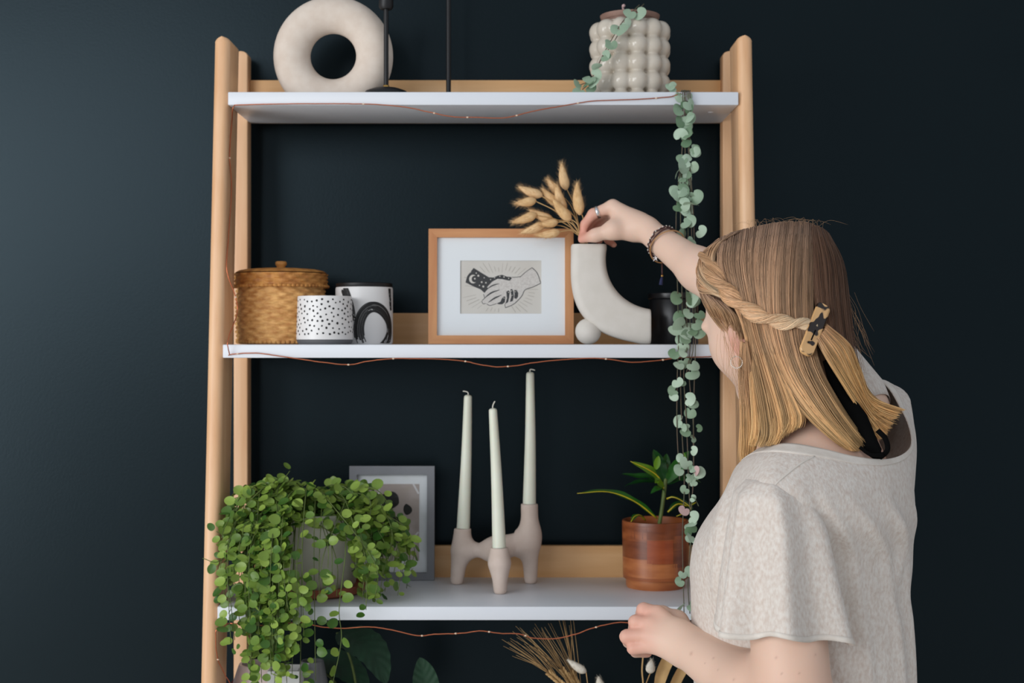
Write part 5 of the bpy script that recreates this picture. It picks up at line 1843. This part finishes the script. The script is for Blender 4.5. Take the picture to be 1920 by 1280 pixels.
gA = [[(1352, 446), (1345, 490), (1360, 540), (1390, 596), (1404, 650), (1408, 720), (1412, 800), (1404, 846)],
      [(1372, 437), (1366, 490), (1380, 550), (1400, 620), (1415, 700), (1428, 770), (1432, 815), (1420, 846)],
      [(1396, 430), (1390, 490), (1402, 560), (1418, 630), (1440, 705), (1458, 770), (1462, 812), (1448, 842)],
      [(1420, 425), (1413, 490), (1420, 570), (1434, 640), (1460, 715), (1476, 765), (1480, 796), (1466, 822)],
      [(1440, 421), (1430, 490), (1434, 580), (1448, 650), (1476, 720), (1496, 762), (1504, 786), (1498, 806)]]
gB = [[(1434, 422), (1424, 500), (1430, 600), (1456, 690), (1500, 762), (1550, 812), (1588, 842)],
      [(1458, 418), (1448, 500), (1450, 600), (1474, 690), (1520, 765), (1570, 820), (1604, 852)],
      [(1480, 416), (1472, 500), (1474, 600), (1496, 690), (1540, 765), (1586, 822), (1615, 852)],
      [(1505, 416), (1499, 500), (1500, 600), (1518, 685), (1556, 758), (1598, 815), (1628, 848)],
      [(1522, 420), (1524, 500), (1524, 600), (1534, 680), (1566, 745), (1602, 802), (1636, 842)]]
gC = [[(1518, 419), (1522, 490), (1528, 570), (1548, 645), (1592, 728), (1630, 790), (1655, 826)],
      [(1538, 427), (1556, 490), (1562, 570), (1572, 650), (1598, 725), (1635, 785), (1666, 815)],
      [(1547, 433), (1572, 490), (1580, 570), (1588, 640), (1605, 700), (1632, 750), (1680, 783)],
      [(1553, 438), (1582, 495), (1592, 570), (1600, 640), (1612, 695), (1636, 740), (1700, 772)]]
gT = [[(1532, 636), (1552, 674), (1590, 735), (1626, 792), (1652, 830)], [(1540, 626), (1568, 664), (1600, 724), (1636, 784), (1666, 818)],
      [(1546, 618), (1578, 654), (1602, 712), (1632, 765), (1686, 790)], [(1550, 608), (1592, 646), (1611, 696), (1632, 744), (1706, 772)]]
gS = [[(1388, 433), (1352, 456), (1340, 495), (1362, 545)], [(1366, 440), (1330, 466), (1328, 506), (1368, 556)], [(1344, 450), (1314, 482), (1322, 522), (1376, 563)],
      [(1322, 472), (1307, 510), (1326, 538), (1384, 568)], [(1310, 505), (1312, 545), (1340, 552), (1388, 572)]]
gP = [[(1309, 530), (1316, 562), (1334, 592), (1362, 622)], [(1320, 548), (1338, 574), (1354, 602), (1372, 632)], [(1340, 560), (1360, 582), (1374, 612), (1384, 640)], [(1362, 572), (1380, 592), (1390, 622), (1394, 656)]]
gL = [[(1390, 640, 1.905), (1386, 700, 1.925), (1390, 780, 1.94), (1388, 880, 1.955)], [(1398, 645, 1.90), (1397, 710, 1.915), (1403, 790, 1.935), (1400, 885, 1.955)], [(1400, 640, 1.90), (1412, 710, 1.91), (1420, 800, 1.935), (1416, 880, 1.955)]]
S_ = Strands()
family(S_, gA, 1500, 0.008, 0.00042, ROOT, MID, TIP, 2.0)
family(S_, gB, 2100, 0.008, 0.00042, ROOT, MID, TIP, 2.0, side=([0, 0.55, 1], [1, 0.95, 0.55]))  # side: shade painted into the tint towards the right crown
family(S_, gC, 1500, 0.007, 0.00042, SHADED_ROOT, SHADED_ROOT * 1.3, TIP * 0.9, 2.0, pos=(0, 0.6, 1), side=([0, 0.3, 1], [1.5, 1.1, 1.0]))  # dark roots and the right crown's shadow, both put into the colour
family(S_, gS, 750, 0.008, 0.00040, ROOT, MID * 1.05, PALE, 1.6, tipvar=0.05)
family(S_, gP, 420, 0.007, 0.00036, ROOT * 1.1, MID * 0.85, MID, 2.2)
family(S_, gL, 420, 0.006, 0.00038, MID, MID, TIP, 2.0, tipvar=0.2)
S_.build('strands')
S2 = Strands()
# the tail gathered by the clip lies over the rest
gT3 = [[(x, y, float(hairY(x, y)) - 0.008 - 0.004 * i / 4) for i, (x, y) in enumerate(g)] for g in gT]
family(S2, gT3, 950, 0.010, 0.00042, MID * 1.1, TIP, TIP * 1.05, 2.0)
S2.build('tied_tail')
# the twist
tw = [(1318, 478), (1338, 512), (1360, 543), (1388, 571), (1424, 592), (1462, 603), (1498, 606), (1530, 610)]
Ct = catmull([P(x, y, float(hairY(x, y)) - 0.010) for x, y in tw], 60)
Tt = np.gradient(Ct, axis=0)
Tt /= np.linalg.norm(Tt, axis=1)[:, None]
nv = np.cross(Tt, A3([0, 1.0, 0])); nv /= np.linalg.norm(nv, axis=1)[:, None]
bv = np.cross(nv, Tt)
tt = np.linspace(0, 1, 60)
S3 = Strands()
ang0 = 2 * PI * 2.6 * tt ** 1.0
rr = np.interp(tt, [0, 0.1, 0.8, 1], [0.0045, 0.0078, 0.0060, 0.0040])
b = MB()
for s in range(2):
    a = ang0 + s * PI + 0.6
    core = Ct + (np.cos(a) * rr * 0.78)[:, None] * nv + (np.sin(a) * rr * 0.55)[:, None] * bv
    b.tube(core, rr * 0.80, 12)
    for _ in range(330):
        q = HRNG.uniform(0, 2 * PI)
        w_ = a * 1.0 + q
        rad_ = rr * HRNG.uniform(0.80, 0.98)
        C = core + (np.cos(w_) * rad_)[:, None] * nv + (np.sin(w_) * rad_)[:, None] * bv
        i0_, i1_ = sorted(HRNG.integers(0, 60, 2))
        if i1_ - i0_ < 18:
            i0_, i1_ = 0, 59
        ti = HRNG.uniform(0.65, 1.25)
        S3.add(catmull(C[i0_:i1_ + 1], 26), 0.00040, shade(np.linspace(0, 1, 26), MID * 0.9, MID * 1.15, PALE * 0.95, ti))
pm('hair_core', (160, 126, 96), (180, 146, 112), scale=40, rough=0.5)
b.build('twist_core', 'hair_core', hair)
S3.build('twist')
S4 = Strands()                                                     # flyaways
for _ in range(34):
    x = HRNG.uniform(1400, 1545)
    y = 414 + ((x - 1480) / 105) ** 2 * 14 + 2
    dx, up_ = HRNG.normal(5, 26), HRNG.uniform(3, 13)
    g = [(x, y + 6), (x + dx * 0.4, y - up_ * 0.8), (x + dx, y - up_ * 0.5 + HRNG.uniform(-3, 8))]
    Yb_ = 1.97 + HRNG.uniform(-0.04, 0.01)
    S4.add(catmull([P(q[0], q[1], Yb_) for q in g], 12), 0.00011, np.tile(MID * HRNG.uniform(0.6, 1.0), (12, 1)))
for _ in range(70):                                                # wisps by the ear and at the right edge
    if HRNG.random() < 0.55:
        x, y = HRNG.uniform(1345, 1392), HRNG.uniform(575, 640)
        g = [(x, y), (x + HRNG.uniform(0, 18), y + 50), (x + HRNG.uniform(-6, 40), y + HRNG.uniform(80, 170))]
        Y_ = 1.905
    else:
        x, y = HRNG.uniform(1588, 1606), HRNG.uniform(540, 690)
        g = [(x, y), (x + HRNG.uniform(4, 22), y + 30), (x + HRNG.uniform(8, 40), y + HRNG.uniform(40, 90))]
        Y_ = 1.965
    S4.add(catmull([P(q[0], q[1], Y_) for q in g], 12), 0.00017, np.tile(MID * HRNG.uniform(0.7, 1.1), (12, 1)))
S4.build('flyaways')

# ---- hair clip
clip_a, clip_b = P(1546, 574, float(hairY(1546, 574)) - 0.021), P(1514, 656, float(hairY(1514, 656)) - 0.021)
ay = nrm(clip_b - clip_a)
an = nrm(A3([0.12, -1, 0.05]) - ay * np.dot(A3([0.12, -1, 0.05]), ay))
axx = np.cross(ay, an)
Lc, Wc = np.linalg.norm(clip_b - clip_a) / 2 + 0.005, 0.0098
cc = (clip_a + clip_b) / 2
clip = thing('hair_clip', None, None, floor_at); clip.parent = person; clip.location = (0, 0, 0); clip['label'] = 'tortoiseshell hair clip'


def rrect(hw, hl, r, n=6):
    out = []
    for sx, sy, a0 in ((1, 1, 0), (-1, 1, PI / 2), (-1, -1, PI), (1, -1, 1.5 * PI)):
        for a in np.linspace(a0, a0 + PI / 2, n):
            out.append((sx * (hw - r) + r * math.cos(a), sy * (hl - r) + r * math.sin(a)))
    return out


def plate(loops, b):
    """loops: list of (outline, height) stacked"""
    G = A3([[cc + axx * x + ay * y + an * (z - 0.16 * 0 - 4.0 * y * y) for x, y in o] for o, z in loops])
    b.grid(G, closed_v=True)
    n = len(loops[0][0])
    b.f.append(tuple(b.n - n + j for j in range(n)))
    b.f.append(tuple(b.n - len(loops) * n + j for j in range(n))[::-1])


b = MB()
plate([(rrect(Wc, Lc, 0.007), 0.0), (rrect(Wc, Lc, 0.007), 0.003), (rrect(Wc - 0.001, Lc - 0.001, 0.0065), 0.0042)], b)
b.build('clip_plate', 'tortoise', clip, auto=50)
b = MB()
sl0, sl1 = cc + ay * 0.006 + an * 0.0043 + axx * 0.001, cc + ay * 0.021 + an * 0.0026 + axx * 0.001
b.tube([sl0, sl0 * 0.5 + sl1 * 0.5, sl1], 0.0010, 6); b.build('slot', 'black_cloth', clip)
b = MB(); b.tube([cc - ay * Lc * 0.9 - an * 0.004, cc + ay * Lc * 0.9 - an * 0.006], 0.0022, 8); b.build('clasp', 'tortoise', clip)

# ---- black ribbon at the nape, strip widened to blacken the gap between locks
rib = []
for x, y, Y in ((1545, 676, 1.872), (1572, 728, 1.866), (1602, 782, 1.858), (1630, 832, 1.842), (1650, 853, 1.836), (1664, 843, 1.836), (1660, 822, 1.842), (1645, 806, 1.85)):
    rib.append(P(x, y, Y))
C = catmull(rib, 50)
T = np.gradient(C, axis=0); T /= np.linalg.norm(T, axis=1)[:, None]
sd = np.cross(T, A3([0, -1.0, 0])); sd /= np.linalg.norm(sd, axis=1)[:, None]
wd = np.interp(np.linspace(0, 1, 50), [0, 0.3, 0.55, 0.62, 1], [0.004, 0.016, 0.008, 0.0035, 0.0035])
b = MB(); b.grid(np.stack([C - sd * wd[:, None], C + A3([0, -0.001, 0]), C + sd * wd[:, None]], 1))
o = b.build('black_ribbon', 'black_cloth', person); md = o.modifiers.new('thickness', 'SOLIDIFY'); md.thickness = 0.001; o['label'] = 'black ribbon at the nape'
b = MB(); q0 = catmull([P(1612, 838, 1.828), P(1632, 852, 1.826), P(1655, 853, 1.832)], 14); b.tube(q0, 0.0026, 6); b.build('ribbon_knot', 'black_cloth', person)

# ---- jewellery
ec = P(1381, 679, 1.905)
b = MB()
for k in range(22):
    a = 2 * PI * k / 22
    b.ball(ec + A3([0.0078 * math.cos(a), 0.002 * math.sin(a), 0.0078 * math.sin(a)]), 0.00095, 5)
b.build('hoop_earring', 'pearl', person)['label'] = 'beaded hoop earring'
ax_ = nrm(chR[0][1] - chR[0][0])
pc = chR[0][0] * 0.22 + chR[0][1] * 0.78
s1 = nrm(np.cross(ax_, UP)); s2 = np.cross(s1, ax_)
b = MB(); Gr = []
for a in np.linspace(0, 2 * PI, 32, endpoint=False):
    d = s1 * math.cos(a) + s2 * math.sin(a)
    Gr.append([pc + d * r_ + ax_ * z for r_, z in ((0.0100, -0.0028), (0.0110, -0.0026), (0.0114, 0), (0.0110, 0.0026), (0.0100, 0.0028), (0.0098, 0))])
b.grid(A3(Gr), True, True); b.build('finger_ring', 'silver', person)['label'] = 'broad silver finger ring'


def armlet(t, tilt, r_, sag=0.0):
    ax2 = nrm(ER - WR)
    n_ = nrm(ax2 + tilt)
    e1 = nrm(np.cross(n_, A3([0.3, 1.0, 0.2]))); e2 = np.cross(n_, e1)
    ctr2 = WR * (1 - t) + ER * t
    out = []
    for a in np.linspace(0, 2 * PI, 49):
        d = e1 * math.cos(a) + e2 * math.sin(a)
        q = ctr2 + d * r_
        q = q + A3([0, 0, -1.0]) * sag * max(0, -d[2]) ** 1.5
        out.append(q)
    return A3(out)


rW = lambda t: np.interp(t, [0, 0.45, 1], [0.0205, 0.0325, 0.042])
q = armlet(0.16, A3([0.0, 0, 0.0]), rW(0.16) + 0.0022)
w1 = MB(); th_ = np.linspace(0, 2 * PI * 14, 49 * 4)
qq = catmull(q, 49 * 4)
w1.tube(qq + np.stack([0.0011 * np.cos(th_), 0.0011 * np.sin(th_), 0.0009 * np.sin(th_ * 0.5)], 1), 0.0015, 6, caps=False)
w1.tube(catmull(armlet(0.185, A3([0, 0, 0.0]), rW(0.185) + 0.0020), 120), 0.0014, 6, caps=False)
br = w1.build('braided_bracelet', 'cord_brown', person)
b = MB()
for k in range(0, 49, 2):
    b.ball(q[k] + nrm(q[k] - q.mean(0)) * 0.0016 + A3([0, -0.0003, 0]), 0.0012, 5)
b.build('beads', 'pearl', br)
low = q[np.argmin(q[:, 2] + 0.6 * q[:, 1])]
st = P(1229, 484, float(low[1]) - 0.004)
b = MB()
for k in range(5):
    a = PI / 2 + 2 * PI * k / 5
    b.tube([st, st + A3([math.cos(a), 0.1, math.sin(a)]) * 0.006], [0.0018, 0.0008], 6)
b.tube([low, st + (0, 0, 0.004)], 0.0008, 5)
b.build('star_charm', 'silver', br)
q = armlet(0.22, A3([-0.25, 0.0, -0.10]), rW(0.24) + 0.0035, 0.006)
b = MB(); b.tube(catmull(q, 120), 0.0011, 6, caps=False); co = b.build('cord_bracelet', 'cord_tan', person)
low = q[np.argmin(q[:, 2])]
b = MB(); e1 = low + A3([0.0, -0.002, -0.022])
b.tube([low, e1], 0.0012, 6); b.build('cord_tail', 'cord_brown', co)
b = MB(); b.ball(e1, 0.0022, 6); b.build('gold_bead', 'brass', co)
b = MB(); b.tube([e1, e1 + A3([-0.001, 0, -0.006]), e1 + A3([-0.002, 0, -0.015])], [0.001, 0.0026, 0.0034], 8); b.build('tassel', 'navy_thread', co)
